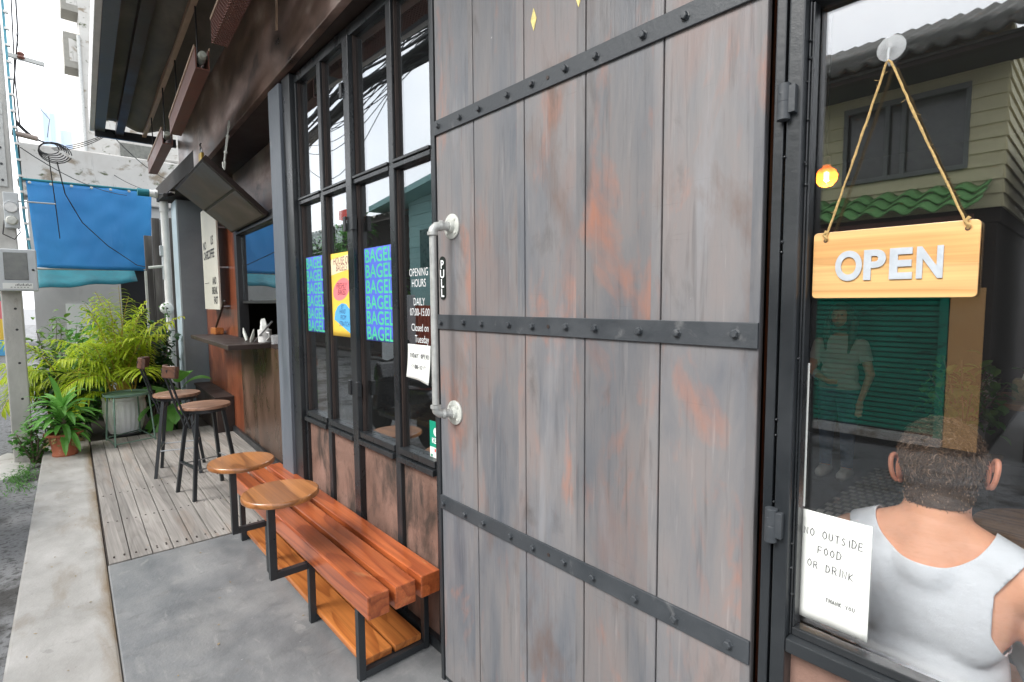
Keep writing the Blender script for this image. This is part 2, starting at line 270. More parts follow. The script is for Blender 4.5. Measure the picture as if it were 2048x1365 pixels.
MT['teal'] = M('teal_awning_cloth', [(.3, (.0,.10,.13)), (.7, (.005,.18,.22))], (3,3,1), 5, .55, 0, .3)
MT['pine'] = wood('pale_varnished_pine', (.62,.30,.10), (.82,.52,.22), 'X', .38, .2, 13, knots=.5, bump=.03)
MT['rope'] = P('jute_twine', (.62,.42,.17), .9, var=.3, sc=180, bump=.6)
MT['clear'] = P('clear_suction_plastic', (.85,.88,.9), .12, 0, .5, bump=0, var=.01); MT['clear'].node_tree.nodes['Principled BSDF'].inputs['Alpha'].default_value = .2
MT['terracotta'] = M('terracotta_pot', [(.3, (.34,.10,.05)), (.7, (.50,.17,.09))], (9,9,9), 6, .75, 0, .25, spots=[((.55,.40,.33), (8,8,12), .58, .72, .6)])
MT['whitepot'] = M('white_ribbed_pot', [(.3, (.76,.78,.79)), (.7, (.87,.88,.88))], (6,6,2), 6, .5, 0, .1, spots=[((.2,.21,.2), (24,24,1.0), .60, .72, .5)])
MT['soil'] = P('dark_soil', (.04,.028,.02), .95, var=.5, sc=50, bump=.8)
MT['sage'] = P('sage_green_metal', (.13,.22,.17), .45, var=.12)
MT['steelrod'] = P('thin_steel_rod', (.35,.36,.37), .35, .8)
MT['meter'] = P('grey_meter_box', (.50,.53,.54), .45, var=.06); MT['meterglass'] = P('dark_meter_window', (.07,.075,.06), .15, spec=.8, var=.5, sc=9)
MT['cable'] = P('black_cable', (.02,.02,.022), .6); MT['bluepipe'] = P('faded_blue_conduit', (.10,.33,.42), .6, var=.15)
MT['brown'] = P('brown_trough_paint', (.16,.062,.045), .45, var=.2); MT['tan'] = P('tan_edge_strip', (.42,.29,.2), .5, var=.15)
MT['brass'] = P('brass_padlock', (.5,.34,.08), .35, .9)
MT['greywallp'] = M('shade_toned_pier', [(.3, (.15,.185,.215)), (.7, (.20,.24,.27))], (3,3,3), 5, .6, 0, .15); MT['skylitpier'] = M('skylit_pier_face', [(.3, (.33,.42,.46)), (.7, (.42,.5,.54))], (3,3,3), 5, .6, 0, .15)  # one pier in two tones: side coloured for shade, street face for sky light
MT['canopy'] = M('sooty_canopy_sheet', [(.3, (.06,.056,.045)), (.6, (.16,.145,.12)), (.75, (.24,.21,.18))], (1.2,2.2,2), 7, .7, .0, .2, spots=[((.22,.19,.16), (1.0,9,9), .66, .76, .4)], dist=1)
MT['skin'] = P('warm_skin', (.88,.45,.29), .5, var=.07, sc=9, bump=.05, sss=.12); MT['ear'] = P('flushed_ear_skin', (.74,.30,.19), .5, var=.08, sc=20, sss=.15)
MT['hair'] = P('brown_curly_hair', (.075,.045,.03), .5, var=.4, sc=60); MT['hairlight'] = P('lighter_brown_curls', (.26,.165,.11), .45, var=.4, sc=60)
MT['hairmid'] = P('mid_brown_curls', (.12,.07,.042), .6, var=.4, sc=60)
MT['tank'] = P('white_cotton_knit', (.78,.81,.87), .9, var=.03, sc=5, bump=.25); MT['denim'] = P('blue_denim', (.08,.14,.24), .9, var=.2, sc=20); MT['tee'] = P('white_tee', (.75,.75,.75), .9, var=.05)
MT['darkhair'] = P('black_hair', (.015,.012,.01), .5)
MT['glass'] = glass('window_glass_tinted', (.66,.70,.69), .22, 1.0); MT['glassclear'] = glass('window_glass_clear', (.985,.99,.985), .135, .95, .004)
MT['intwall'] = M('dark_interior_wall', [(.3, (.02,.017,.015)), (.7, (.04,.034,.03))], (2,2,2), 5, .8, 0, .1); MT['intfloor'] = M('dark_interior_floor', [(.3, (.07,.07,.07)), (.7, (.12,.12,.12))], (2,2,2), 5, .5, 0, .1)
MT['inttable'] = wood('interior_table_wood', (.20,.09,.035), (.46,.25,.11), 'X', .35, .3, 7)
MT['orangewall'] = M('ochre_wall', [(.3, (.80,.42,.15)), (.7, (.88,.52,.22))], (3,3,3), 6, .8, 0, .1)
MT['siding'] = M('yellow_painted_siding', [(.3, (.66,.60,.36)), (.7, (.80,.74,.48))], (.8,.8,4), 6, .7, 0, .1, (3,3,20)); MT['tealsiding'] = M('teal_painted_siding', [(.3, (.26,.47,.46)), (.7, (.34,.56,.54))], (.8,.8,4), 6, .7, 0, .1)
MT['greenroof'] = M('green_corrugated_tile', [(.3, (.12,.34,.09)), (.7, (.22,.50,.17))], (2.5,2.5,2.5), 6, .6, 0, .2, spots=[((.25,.2,.1), (6,6,6), .66, .78, .5)])
MT['shutter'] = M('green_roller_shutter_paint', [(.3, (.0,.22,.14)), (.7, (.01,.33,.22))], (3,3,1), 6, .4, 0, .1, spots=[((.01,.02,.015), (5,5,14), .58, .68, .7)])
MT['roofdark'] = M('mossy_dark_roof', [(.3, (.03,.033,.03)), (.7, (.07,.075,.06))], (3,3,3), 6, .85, 0, .3); MT['rooftile'] = M('grey_corrugated_roof', [(.3, (.28,.25,.22)), (.7, (.45,.41,.37))], (1.5,6,3), 7, .8, 0, .3)
MT['darktimber'] = P('dark_timber', (.03,.022,.018), .8, var=.4); MT['redpanel'] = M('rusty_red_sheet', [(.3, (.38,.07,.035)), (.7, (.58,.15,.08))], (4,4,1), 6, .6, 0, .2)
MT['tower'] = P('haze_tinted_tower_concrete', (.66,.74,.84), .7, var=.03); MT['towerglass'] = P('haze_tinted_tower_glazing', (.50,.62,.80), .5, var=.05)  # distance haze is put into these pale blue colours
MT['motoblack'] = P('black_scooter_plastic', (.015,.015,.017), .25, coat=.4); MT['rubber'] = P('tyre_rubber', (.02,.02,.02), .9); MT['chrome'] = P('chrome', (.6,.6,.6), .15, 1)
def leafmat(name, a, b_, tr=.35, rough=.45):
    m = M(name, [(.3, a), (.7, b_)], (5,5,5), 4, rough, 0, .05)
    t = m.node_tree; b = t.nodes['Principled BSDF']; out = [n for n in t.nodes if n.type == 'OUTPUT_MATERIAL'][0]
    tl = nd(t, 'ShaderNodeBsdfTranslucent'); src = b.inputs['Base Color'].links[0].from_socket; t.links.new(src, tl.inputs[0])
    ms = nd(t, 'ShaderNodeMixShader'); ms.inputs[0].default_value = tr; t.links.new(b.outputs[0], ms.inputs[1]); t.links.new(tl.outputs[0], ms.inputs[2]); t.links.new(ms.outputs[0], out.inputs[0]); return m
MT['palm'] = leafmat('yellow_green_palm_leaf', (.26,.42,.014), (.62,.70,.06), .5); MT['palm2'] = leafmat('green_palm_leaf', (.06,.16,.02), (.16,.28,.03))
MT['leaf'] = leafmat('mid_green_leaf', (.05,.17,.025), (.13,.34,.06)); MT['leafdark'] = leafmat('dark_green_leaf', (.012,.045,.012), (.035,.10,.025)); MT['leafbright'] = leafmat('bright_broad_leaf', (.09,.29,.04), (.20,.46,.10))
MT['stem'] = P('yellow_cane_stem', (.42,.30,.05), .6, var=.3); MT['trunk'] = P('grey_bark', (.14,.11,.08), .9, var=.4, sc=20, bump=.6)

# ------------------------------------------------------------------ lettering
def letters(body, size, at, xdir, up, thick=.0006, sx=1.0, shear=0, bold=0, align='LEFT', res=3):
    """flat letters as a mesh in world space, running along xdir with the given up vector"""
    cu = bpy.data.curves.new('lettering', 'FONT'); cu.body = body; cu.size = size; cu.align_x = align; cu.extrude = 0; cu.offset = bold; cu.resolution_u = res; cu.shear = shear
    cu.space_line = .95
    to = bpy.data.objects.new('lettering', cu); COL.objects.link(to); bpy.context.view_layer.update()
    me = bpy.data.meshes.new_from_object(to.evaluated_get(bpy.context.evaluated_depsgraph_get()))
    xd, u = Vector(xdir).normalized(), Vector(up).normalized(); n = xd.cross(u)
    mb = MB(); fs = [tuple(p.vertices) for p in me.polygons]; base = [Vector(at)+xd*v.co.x*sx+u*v.co.y for v in me.vertices]
    if thick > .001:
        k = len(base); vs = base+[p+n*thick for p in base]; ec = {}
        for f in fs:
            for a, b in zip(f, f[1:]+f[:1]):
                if (b, a) in ec: ec.pop((b, a))
                else: ec[(a, b)] = 1
        mb.add(vs, [tuple(i+k for i in f) for f in fs]+[(a, b, b+k, a+k) for a, b in ec])
    else: mb.add([p+n*thick for p in base], fs)
    bpy.data.objects.remove(to); bpy.data.curves.remove(cu); bpy.data.meshes.remove(me); return mb
HAND = {'A':[[(0,0),(.3,1),(.6,0)],[(.12,.38),(.5,.38)]],'C':[[(.55,.85),(.3,1),(.05,.6),(.1,.15),(.35,0),(.58,.15)]],'D':[[(.05,0),(.05,1)],[(.0,1),(.35,.95),(.58,.6),(.45,.15),(.05,0)]],
'E':[[(.55,1),(.05,1),(.05,0),(.58,0)],[(.05,.5),(.48,.52)]],'F':[[(.58,1),(.05,1),(.05,0)],[(.05,.5),(.48,.52)]],'H':[[(.05,0),(.05,1)],[(.55,0),(.55,1)],[(.05,.5),(.55,.5)]],'I':[[(.2,0),(.2,1)]],
'K':[[(.05,0),(.05,1)],[(.55,1),(.07,.45),(.58,0)]],'N':[[(.05,0),(.05,1),(.55,0),(.55,1)]],'O':[[(.3,1),(.06,.7),(.06,.3),(.3,0),(.54,.3),(.54,.7),(.3,1)]],'P':[[(.05,0),(.05,1),(.45,.95),(.52,.7),(.4,.5),(.05,.48)]],
'R':[[(.05,0),(.05,1),(.45,.95),(.52,.7),(.4,.52),(.05,.5)],[(.3,.5),(.58,0)]],'S':[[(.52,.88),(.3,1),(.08,.78),(.3,.55),(.52,.3),(.3,0),(.05,.12)]],'T':[[(0,1),(.6,1)],[(.3,1),(.3,0)]],'U':[[(.05,1),(.06,.25),(.3,0),(.54,.25),(.55,1)]],
'Y':[[(.02,1),(.3,.5),(.58,1)],[(.3,.5),(.3,0)]],'0':[[(.3,1),(.08,.7),(.08,.3),(.3,0),(.52,.3),(.52,.7),(.3,1)]],'1':[[(.12,.8),(.3,1),(.3,0)]],'2':[[(.06,.8),(.3,1),(.52,.75),(.06,0),(.56,0)]],'7':[[(.05,1),(.55,1),(.2,0)]],
'-':[[(.08,.45),(.5,.45)]],':':[[(.2,.7),(.2,.62)],[(.2,.3),(.2,.22)]],"'":[[(.2,1),(.15,.8)]],'.':[[(.1,.06),(.14,0)]],' ':[],'W':[[(0,1),(.15,0),(.3,.7),(.45,0),(.6,1)]],'L':[[(.05,1),(.05,0),(.5,0)]],'B':[[(.05,0),(.05,1),(.45,.9),(.4,.55),(.05,.5)],[(.4,.52),(.52,.25),(.4,.03),(.05,0)]]}
def handwriting(mb, s, at, size, wd, nrm=(0,-1,0), rot=0, pitch_=.8):
    rn = random.Random(s); x = 0
    for ch in s:
        js = rn.uniform(.92, 1.08); jy = rn.uniform(-.04, .04)
        for st in HAND.get(ch, []):
            pts = []
            for a, b in st:
                px, pz = x+a*size*.85*js, (b+jy)*size*js
                pts.append(Vector(at)+Vector((px*cos(rot)-pz*sin(rot), 0, px*sin(rot)+pz*cos(rot))))
            mb.tube(pts, wd, 5)
        x += size*pitch_*(.55 if ch in "I:'." else 1)

# ================================================================== THE SETTING
MB().box(-260, 80, -160, 160, -.6, -.19).build('ground', MT['ground'])
props(bpy.data.objects['ground'], kind='structure')
def struct(mb, name, mat, **kw): o = mb.build(name, mat, **kw); o['kind'] = 'structure'; return o
struct(MB().box(-60, 30, -5.9, -1.2, -.186, -.176), 'road', MT['asphalt'])
# kerb strip beside the terrace, its line turned a little from the shopfront
KB = Matrix.Translation((-3.1, 0, 0)) @ Matrix.Rotation(R_(-1.63), 4, 'Z') @ Matrix.Translation((3.1, 0, 0))
struct(MB(KB).box(-10.4, 3, -1.412, -1.0075, -.5, -.028), 'kerb_strip', MT['kerb'], bevel=.012)
struct(MB(KB).box(-3.958, 3, -1.0055, 1.2, -.45, 0.0), 'terrace_slab', MT['slab'], bevel=.006)
struct(MB(KB).box(-10.4, -3.97, -1.005, 1.2, -.45, -.03), 'deck_base', MT['darktimber'])
dk = MB(KB); wpl = .1135
for i in range(16):
    y0 = -1.0+i*wpl; e = random.uniform(-.004, .004)
    xs = [-7.75, -3.975+e]
    if i % 3 == 1: xs = [-7.75, -6.1, -3.975+e]
    for a, b in zip(xs, xs[1:]): dk.box(a+.003, b, y0+.0025, y0+wpl-.0025, -.025, random.uniform(-.001, .002))
struct(dk, 'deck', MT['deck'], bevel=.003)
nl = MB(KB)
for i in range(11):
    for x in (-4.05, -4.07 , -4.75, -5.45):
        for q in (.03, .083): nl.lathe([(.0055, .0), (.0045, .0034), (0, .0036)], (x+random.uniform(-.015, .015), -1.0+i*wpl+q, .001), 8)
struct(nl, 'deck_nails', MT['rustdark'])

# ================================================================== THE SHOP
shop = thing('cafe_building', (-3.9, .3, 0), 'cafe front of dark steel, plank door and black framed windows along the deck', 'building')
D0, D1 = -1.800, -.510
# --- door
door = MB()
zt = 2.97
PE = [-1.7862, -1.544, -1.278, -1.021, -.767, -.513]
for a, b in zip(PE, PE[1:]): door.box(a+.0020, b-.0020, 0, .035, .02, zt)
door = door.build('door', MT['door'], shop, bevel=.0035)
door['label'] = 'big door of five grey and rust smudged vertical planks with bolted straps'
MB().box(-1.79, -.515, .02, .05, .015, zt-.01).build('door_backing', MT['redwood'], door)
f = MB().box(-1.806, -1.7865, -.006, .06, .0, zt+.02).box(-1.7865, -.513, .003, .06, .0, .018)
f.build('door_edge_strip', MT['steel'], door, bevel=.002)
BX = [-1.758,-1.611,-1.496,-1.351,-1.233,-1.091,-.978,-.825,-.709,-.567]
for z0, z1 in ((.751,.808), (1.489,1.547), (2.242,2.297)):
    MB().box(-1.7863, -.5145, -.008, .0, z0, z1).build('strap_bar', MT['bar'], door, bevel=.0015)
    zc = (z0+z1)/2
    for x in BX:
        b = MB(); m = Matrix.Rotation(R_(90), 3, 'X') @ Matrix.Rotation(random.uniform(0, 1), 3, 'Z')
        b.lathe([(.0125, .008), (.0125, .0095), (.0095, .010), (.0095, .017), (.0075, .0192), (0, .0195)], (x+random.uniform(-.004, .004), 0, zc+random.uniform(-.003, .003)), 6, m)
        b.build('bolt', MT['bar'], door)
    MB().lathe([(.006, .0085), (.006, .0098), (0, .0098)], (-1.163, 0, zc), 10, Matrix.Rotation(R_(90), 3, 'X')).build('screw', MT['rustdark'], door)
# --- pipe pull handle
hz1, hz0, hx = 1.875, 1.172, -1.682
def pipe_elbow(c, sgn):
    # from the flange out to Y=-.075, then along the leaning grip
    return [Vector(c), Vector((c[0]-.01, -.045, c[2])), Vector((c[0]-.018, -.062, c[2]-sgn*.004)), Vector((c[0]-.022, -.072, c[2]-sgn*.014)), Vector((c[0]-.023, -.075, c[2]-sgn*.03))]
hd = MB()
hb = MB()
top = pipe_elbow((hx, -.0, hz1+.008), 1); bot = pipe_elbow((hx, -.0, hz0-.008), -1)
gx = hx-.023
hb.tube([(gx, -.075, hz1-.03), (gx, -.075, hz0+.03)], .0132, 20)
grip = hb.build('door_handle', MT['galv'], door, smooth=True)
for pts, s in ((top, 1), (bot, -1)):
    el = MB(); el.tube(pts, [.0165, .0165, .018, .0178, .0175], 18); z = pts[-1].z
    el.tube([(gx, -.075, z+s*.006), (gx, -.075, z-s*.006)], .0205, 18)
    a = pts[1]; el.tube([a+Vector((.003, .004, 0)), a+Vector((-.002, -.006, 0))], .0205, 18)
    el.tube([Vector((hx-.002, -.012, pts[0].z)), Vector((hx-.004, -.024, pts[0].z))], .0195, 8)
    el.build('elbow', MT['galv'], door, smooth=True)
    fl = MB(); m = Matrix.Rotation(R_(90), 3, 'X')
    fl.lathe([(.0475, .0), (.0475, .005), (.045, .007), (.026, .008), (.024, .014), (.021, .02), (0, .02)], (hx, -.0005, pts[0].z), 36, m)
    for k in range(4):
        t = pi/4+k*pi/2; fl.lathe([(.007, .006), (.0065, .0105), (.003, .012), (0, .012)], (hx+.035*cos(t), 0, pts[0].z+.035*sin(t)), 10, m)
    fl.build('flange', MT['castwhite'], door, smooth=True)
# --- frame posts at the hinge side, hinges
MB().box(-.5085, -.496, .03, .09, 0, 3.0).build('door_jamb_gap', MT['black'], shop)
MB().box(-.4955, -.4745, -.004, .06, .0, 3.0).build('door_stile', MT['steel'], shop, bevel=.003)
MB().box(-.4685, -.437, -.008, .075, .0, 3.0).build('frame_post', MT['steel'], shop, bevel=.004)
for z0, z1 in ((1.968, 2.04), (1.068, 1.142)):
    h = MB(); h.lathe([(.0128, z0), (.0128, (z0+z1)/2-.0005), (.0118, (z0+z1)/2), (.0128, (z0+z1)/2+.0005), (.0128, z1), (0, z1+.002)], (-.4705, -.016, 0), 20)
    h.box(-.462, -.447, -.022, -.007, z0+.012, z1-.006)
    h.lathe([(.0028, 0), (0, .001)], (-.4735, -.0285, z1-.02), 8, Matrix.Rotation(R_(90), 3, 'X'))
    h.build('hinge', MT['bar'], shop, bevel=.001, smooth=True)
# --- right hand window
rw = MB()
rw.box(-.4365, -.4325, .012, .07, .8585, 2.1995)             # stile
rw.box(-.4365, 1.30, .012, .07, 2.200, 2.235)
rw.box(1.28, 1.32, .012, .07, .83, 2.235)
rwo = rw.build('side_window', MT['frame'], shop, bevel=.002)
MB().box(-.4360, 1.30, -.008, .075, .826, .858).build('window_rail', MT['steel'], rwo, bevel=.003); MB().box(-.436, 1.3, -.008, .075, 2.2355, 2.275).build('window_rail', MT['steel'], rwo, bevel=.003)
MB().box(-.4322, 1.279, .014, .046, .8585, .876).box(-.4322, -.4275, .016, .046, .8765, 2.199).build('glazing_bead', MT['frame'], rwo, bevel=.002)
MB().box(-.4324, 1.279, .050, .055, .8765, 2.199).build('glass_pane', MT['glassclear'], rwo)
rn = random.Random(3)
for k in range(26):
    z = rn.uniform(.9, 2.6); x = rn.choice((-.4365, -.4325, -.4685)); wl = MB(); wl.lathe([(rn.uniform(.002, .0045), -.002), (.002, .003), (0, .004)], (x, .010 if x > -.46 else -.0085, z), 7, Matrix.Rotation(R_(90), 3, 'X')); wl.build('weld_bead', MT['frame'], rwo, smooth=True)
MB().box(-.4368, 1.31, .03, .075, .0, .825).build('plaster_panel', MT['plaster'], shop)
MB().box(.40, .43, -.006, .07, .0, .8255).build('panel_stile', MT['steel'], shop)
MB().box(-.505, 1.5, .02, .1, 2.2755, 3.04).build('upper_wall', MT['rustdark'], shop)
# --- left window wall
wy = .09
sw = MB()
sw.box(-3.66, -3.522, .055, .17, 0, 3.045)          # black pier beside the column
sw.box(-3.5215, -1.80, .085, .15, 2.985, 3.04)       # head
win = sw.build('window', MT['frame'], shop, bevel=.003)
MX = [(-3.16,-3.10), (-2.775,-2.70), (-2.325,-2.265)]
for i, (a, b) in enumerate(MX):
    yy = .070 if i == 1 else .084
    MB().box(a+.006, b-.006 if i != 1 else b, yy, .15, .0, 2.984).build('mullion', MT['frame'], win, bevel=.003)
MB().box(-3.5215, -3.498, .084, .15, .0, 2.984).build('mullion', MT['frame'], win, bevel=.003)
MB().box(-1.955, -1.90, .084, .15, .0, 2.984).build('mullion', MT['frame'], win, bevel=.003)
edges = [(-3.498,-3.154), (-3.106,-2.775), (-2.70,-2.319), (-2.271,-1.955), (-1.90,-1.79)]
for a, b in edges:
    t = MB().box(a, b, .080, .14, 2.222, 2.245).box(a, b, .074, .14, 2.248, 2.262); t.build('transom', MT['frame'], win, bevel=.0025)
    s = MB().box(a, b, .076, .15, .856, .888).box(a, b, .066, .14, .820, .848).box(a, b, .09, .15, .8485, .8555); s.build('sill', MT['frame'], win, bevel=.003)
    MB().box(a, a+.012, .098, .112, .8885, 2.2215).box(a, a+.012, .098, .112, 2.2625, 2.984).box(b-.008, b, .098, .112, .8885, 2.2215).box(b-.008, b, .098, .112, 2.2625, 2.984).build('glazing_bead', MT['rustdark'], win)
    MB().box(a, b, .112, .117, .8885, 2.2215).box(a, b, .112, .117, 2.2625, 2.984).build('glass_pane', MT['glass'], win)
    MB().box(a, b, .105, .15, .055, .8195).build('plaster_panel', MT['plaster'], shop)
MB().box(-3.52, -1.79, .078, .15, .0, .0545).build('base_rail', MT['steel'], shop, bevel=.003)
for x, zs in ((-2.742, (2.72, 2.02, 1.125)), ):
    for z in zs:
        for dx in (-.052, .04):
            if dx > 0 and z > 2.5: continue
            MB().box(x+dx, x+dx+.03, .058, .0695 if dx < 0 else .0835, z-.04, z+.04).build('window_hinge', MT['frame'], win, bevel=.003)
# --- column
MB().box(-3.875, -3.6605, .035, .2, 0, 3.02).build('column', MT['bluecol'], shop, bevel=.004)
# --- fascia beam and canopy above
bm_ = MB(KR).box(-7.98, 1.6, .03, .075, 3.05, 3.75); bm_.build('fascia_beam', MT['rust'], shop, bevel=.004)
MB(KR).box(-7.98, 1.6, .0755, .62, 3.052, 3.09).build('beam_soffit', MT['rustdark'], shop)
MB(KR).box(-8.3, -3.6, .5, .56, 2.45, 3.051).build('upper_bay_wall', MT['rust'], shop)
cn = MB(KR)
nseg = 44
y_out, y_in = -.90, .06
for k in range(3):                                           # sagging soffit sheets
    pass
vs = []; fs = []; NX, NY = 70, 26
for i in range(NX+1):
    for j in range(NY+1):
        x = -8.05+i*(9.6/NX); v = j/NY; y = -.78+v*(.84)
        z = 3.74+.035*sin(v*pi*3)+.05*noise.noise(Vector((x*.9, y*2.2, 3)))
        vs.append((x, y, z))
for i in range(NX):
    for j in range(NY): a = i*(NY+1)+j; fs.append((a, a+1, a+NY+2, a+NY+1))
cn.add(vs, fs); o = cn.build('canopy_soffit', MT['canopy'], shop, smooth=True)
md = o.modifiers.new('thick', 'SOLIDIFY'); md.thickness = .02; md.offset = 1
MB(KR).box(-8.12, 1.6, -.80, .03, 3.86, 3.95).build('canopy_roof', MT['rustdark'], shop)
MB(KR).box(-8.16, 1.6, -.845, -.80, 3.66, 3.96).build('canopy_fascia', MT['white'], shop, bevel=.004)
MB(KR).box(-8.12, 1.6, -.7985, -.70, 3.66, 3.72).build('canopy_edge_beam', MT['bluecol'], shop, bevel=.004)
MB(KR).box(-8.12, 1.6, -.60, -.52, 3.64, 3.72).build('canopy_beam', MT['rustdark'], shop, bevel=.004)
MB(KR).box(-8.16, -8.11, -.7985, .03, 3.60, 3.70).build('canopy_end_beam', MT['steel'], shop, bevel=.004)
MB(KR).box(-8.10, 1.6, -.33, -.29, 3.66, 3.73).build('canopy_beam', MT['tan'], shop, bevel=.004)
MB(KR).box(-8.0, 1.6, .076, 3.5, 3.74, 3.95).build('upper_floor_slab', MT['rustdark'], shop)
# --- recessed bay with service window (K frame)
bv = .385
MB(KR).box(-9.4, -6.72, bv, bv+.06, 0, 2.9).build('timber_wall', MT['redwood'], shop)
MB(KR).box(-6.7195, -3.4, bv, bv+.06, 0, 1.155).build('counter_front', MT['darkpanel'], shop)
sv = MB(KR).box(-6.7195, -6.60, bv-.02, bv+.08, 1.2005, 2.45).box(-6.5995, -3.6, bv-.02, bv+.08, 2.36, 2.45)
sv = sv.build('service_window', MT['black'], shop, bevel=.003)
MB(KR).box(-6.5995, -3.6, bv+.03, bv+.036, 1.62, 2.3595).build('glass_pane', MT['glass'], sv)
MB(KR).box(-6.5995, -3.6, bv+.02, bv+.05, 1.59, 1.6195).build('sash_rail', MT['black'], sv)
MB(KR).box(-6.72, -3.4, bv, bv+.06, 2.4505, 3.049).build('bay_header', MT['rust'], shop)
MB(KR).box(-7.64, -5.43, .012, .384, 1.155, 1.20).build('service_counter', MT['rustdark'], shop, bevel=.004)
MB(KR).box(-6.59, -3.7, .3845, .80, 1.158, 1.197).build('counter_sill', MT['rustdark'], shop)
MB(KR).box(-8.72, -3.4, bv-.03, bv-.001, 0, .07).build('skirting', MT['steel'], shop)
# hatch propped open
A, B = Vector((-5.165, -.112, 2.82)), Vector((-6.71, -.062, 2.82)); C_, D_ = Vector((-6.62, .455, 2.385)), Vector((-5.22, .40, 2.395))
nn = (B-A).cross(D_-A).normalized();  nn = nn if nn.z > 0 else -nn
MB().add([A, B, C_, D_]+[p+nn*.045 for p in (A, B, C_, D_)], [(0,1,2,3),(7,6,5,4),(0,4,5,1),(1,5,6,2),(2,6,7,3),(3,7,4,0)]).build('hatch', MT['rustdark'], shop, bevel=.003)
hat = bpy.data.objects['hatch']
hr = MB()
def onh(u, v, o=.0): return (A*(1-u)+B*u)*(1-v)+(D_*(1-u)+C_*u)*v-nn*o
for (u0, v0, u1, v1) in ((.03, .03, .97, .48), (.03, .52, .97, .97)):
    p = [onh(u0, v0, .006), onh(u1, v0, .006), onh(u1, v1, .006), onh(u0, v1, .006)]
    hr.add(p+[q+nn*.0055 for q in p], [(0,1,2,3),(7,6,5,4),(0,4,5,1),(1,5,6,2),(2,6,7,3),(3,7,4,0)])
MT['hatchpanel'] = M('brushed_dark_hatch_panel', [(.3, (.07,.058,.048)), (.5, (.125,.10,.082)), (.7, (.19,.155,.13))], (3,3,3), 7, .55, .1, .1, spots=[((.12,.13,.15), (1.2,1.2,1.2), .5, .65, .6)])
hr.build('hatch_panel', MT['hatchpanel'], hat, bevel=.002)
# far pier, its street face painted paler for the sky light
MB(KR).box(-9.3, -8.80, .09, .60, 0, 3.05).build('pier', MT['greywallp'], shop)
MB(KR).box(-9.3, -8.801, .07, .0895, 0, 3.05).build('pier_lit_face', MT['skylitpier'], shop)
# base box beside stools (low planter ledge)
MB(KR).box(-8.75, -7.2, .19, .384, .0, .42).build('low_cabinet', MT['rustdark'], shop, bevel=.004)
MB(KR).box(-8.75, -7.18, .17, .384, .4205, .445).build('cabinet_top', MT['rustdark'], shop, bevel=.004)
# back of the shop: walls, floor and ceiling of the room
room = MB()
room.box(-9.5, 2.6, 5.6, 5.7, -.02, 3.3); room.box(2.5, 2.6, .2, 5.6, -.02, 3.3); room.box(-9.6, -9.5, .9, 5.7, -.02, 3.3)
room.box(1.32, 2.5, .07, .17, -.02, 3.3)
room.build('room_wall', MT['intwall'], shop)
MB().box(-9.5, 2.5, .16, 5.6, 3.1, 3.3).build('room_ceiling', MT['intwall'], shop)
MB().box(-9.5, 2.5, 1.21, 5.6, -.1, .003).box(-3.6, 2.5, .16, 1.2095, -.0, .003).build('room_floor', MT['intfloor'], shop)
# ================================================================== THINGS ON THE SHOPFRONT
FX, UP = (1, 0, 0), (0, 0, 1)
# pull sign
t = thing('door_sign', (-1.753, -.001, 1.69), 'small black capsule sign reading PULL down its length, behind the pipe handle', 'sign')
cap = MB(); pts = []
for k in range(24):
    a = 2*pi*k/24; pts.append((-1.750+.0195*cos(a), -.0005, 1.69+(.065 if sin(a) > 0 else -.065)+.0195*sin(a)))
cap.prism(pts, (0, -.0035, 0)).build('plate', P('black_gold_plate', (.03,.035,.03), .25, .4), t)
for i, ch in enumerate('PULL'):
    letters(ch, .045, (-1.7495, -.0045, 1.728-i*.037), FX, UP, .0008, 1.0, 0, .0012, 'CENTER').build('letter', MT['whitetxt'], t)
# gold diamonds
for i, (x, z) in enumerate(((-1.230, 2.466), (-1.046, 2.462))):
    MB().prism([(x-.013, -.0003, z), (x, -.0003, z-.034), (x+.013, -.0003, z), (x, -.0003, z+.034)], (0, -.0012, 0)).build('foil_sticker', P('gold_foil', (.62,.52,.2), .35, .5, var=.3, sc=60), None, (x, 0, z))
    props(list(COL.objects)[-1], ('small gold diamond sticker fully in view on the third door plank', 'gold diamond sticker cut by the top of the picture, right of the other one')[i], 'sticker', 'gold diamond stickers on the door')
# OPEN sign
t = thing('hanging_sign', (-.294, .03, 1.6), 'pale pine board reading OPEN, hung by twine inside the right window', 'sign')
def rrect(x0, x1, z0, z1, r, y, n=6):
    p = []
    for cx, cz, a0 in ((x1-r, z1-r, 0), (x0+r, z1-r, 90), (x0+r, z0+r, 180), (x1-r, z0+r, 270)):
        for k in range(n+1): a = R_(a0+90*k/n); p.append((cx+r*cos(a), y, cz+r*sin(a)))
    return p
gy = .034
SH = Matrix(((1,0,0,0),(0,1,0,0),(0,0,1,0),(0,0,0,1)))
bd = MB(); bd.prism(rrect(-.4215, -.1565, 1.600, 1.735, .008, gy), (0, .008, 0)); bd.build('board', MT['pine'], t, bevel=.001)
for ch, xa, xb in (('O', -.3785, -.3315), ('P', -.3285, -.2920), ('E', -.2860, -.2500), ('N', -.2440, -.2050)):
    lt = letters(ch, .078, (0, gy-.0001, 1.638), FX, UP, .003, 1, 0, .0028, 'LEFT', 12)
    mn, mxx = min(v.x for v in lt.v), max(v.x for v in lt.v)
    for v in lt.v: v.x = xa+(v.x-mn)/(mxx-mn)*(xb-xa)
    lt.build('letter', MT['silvertxt'], t)
rp = MB()
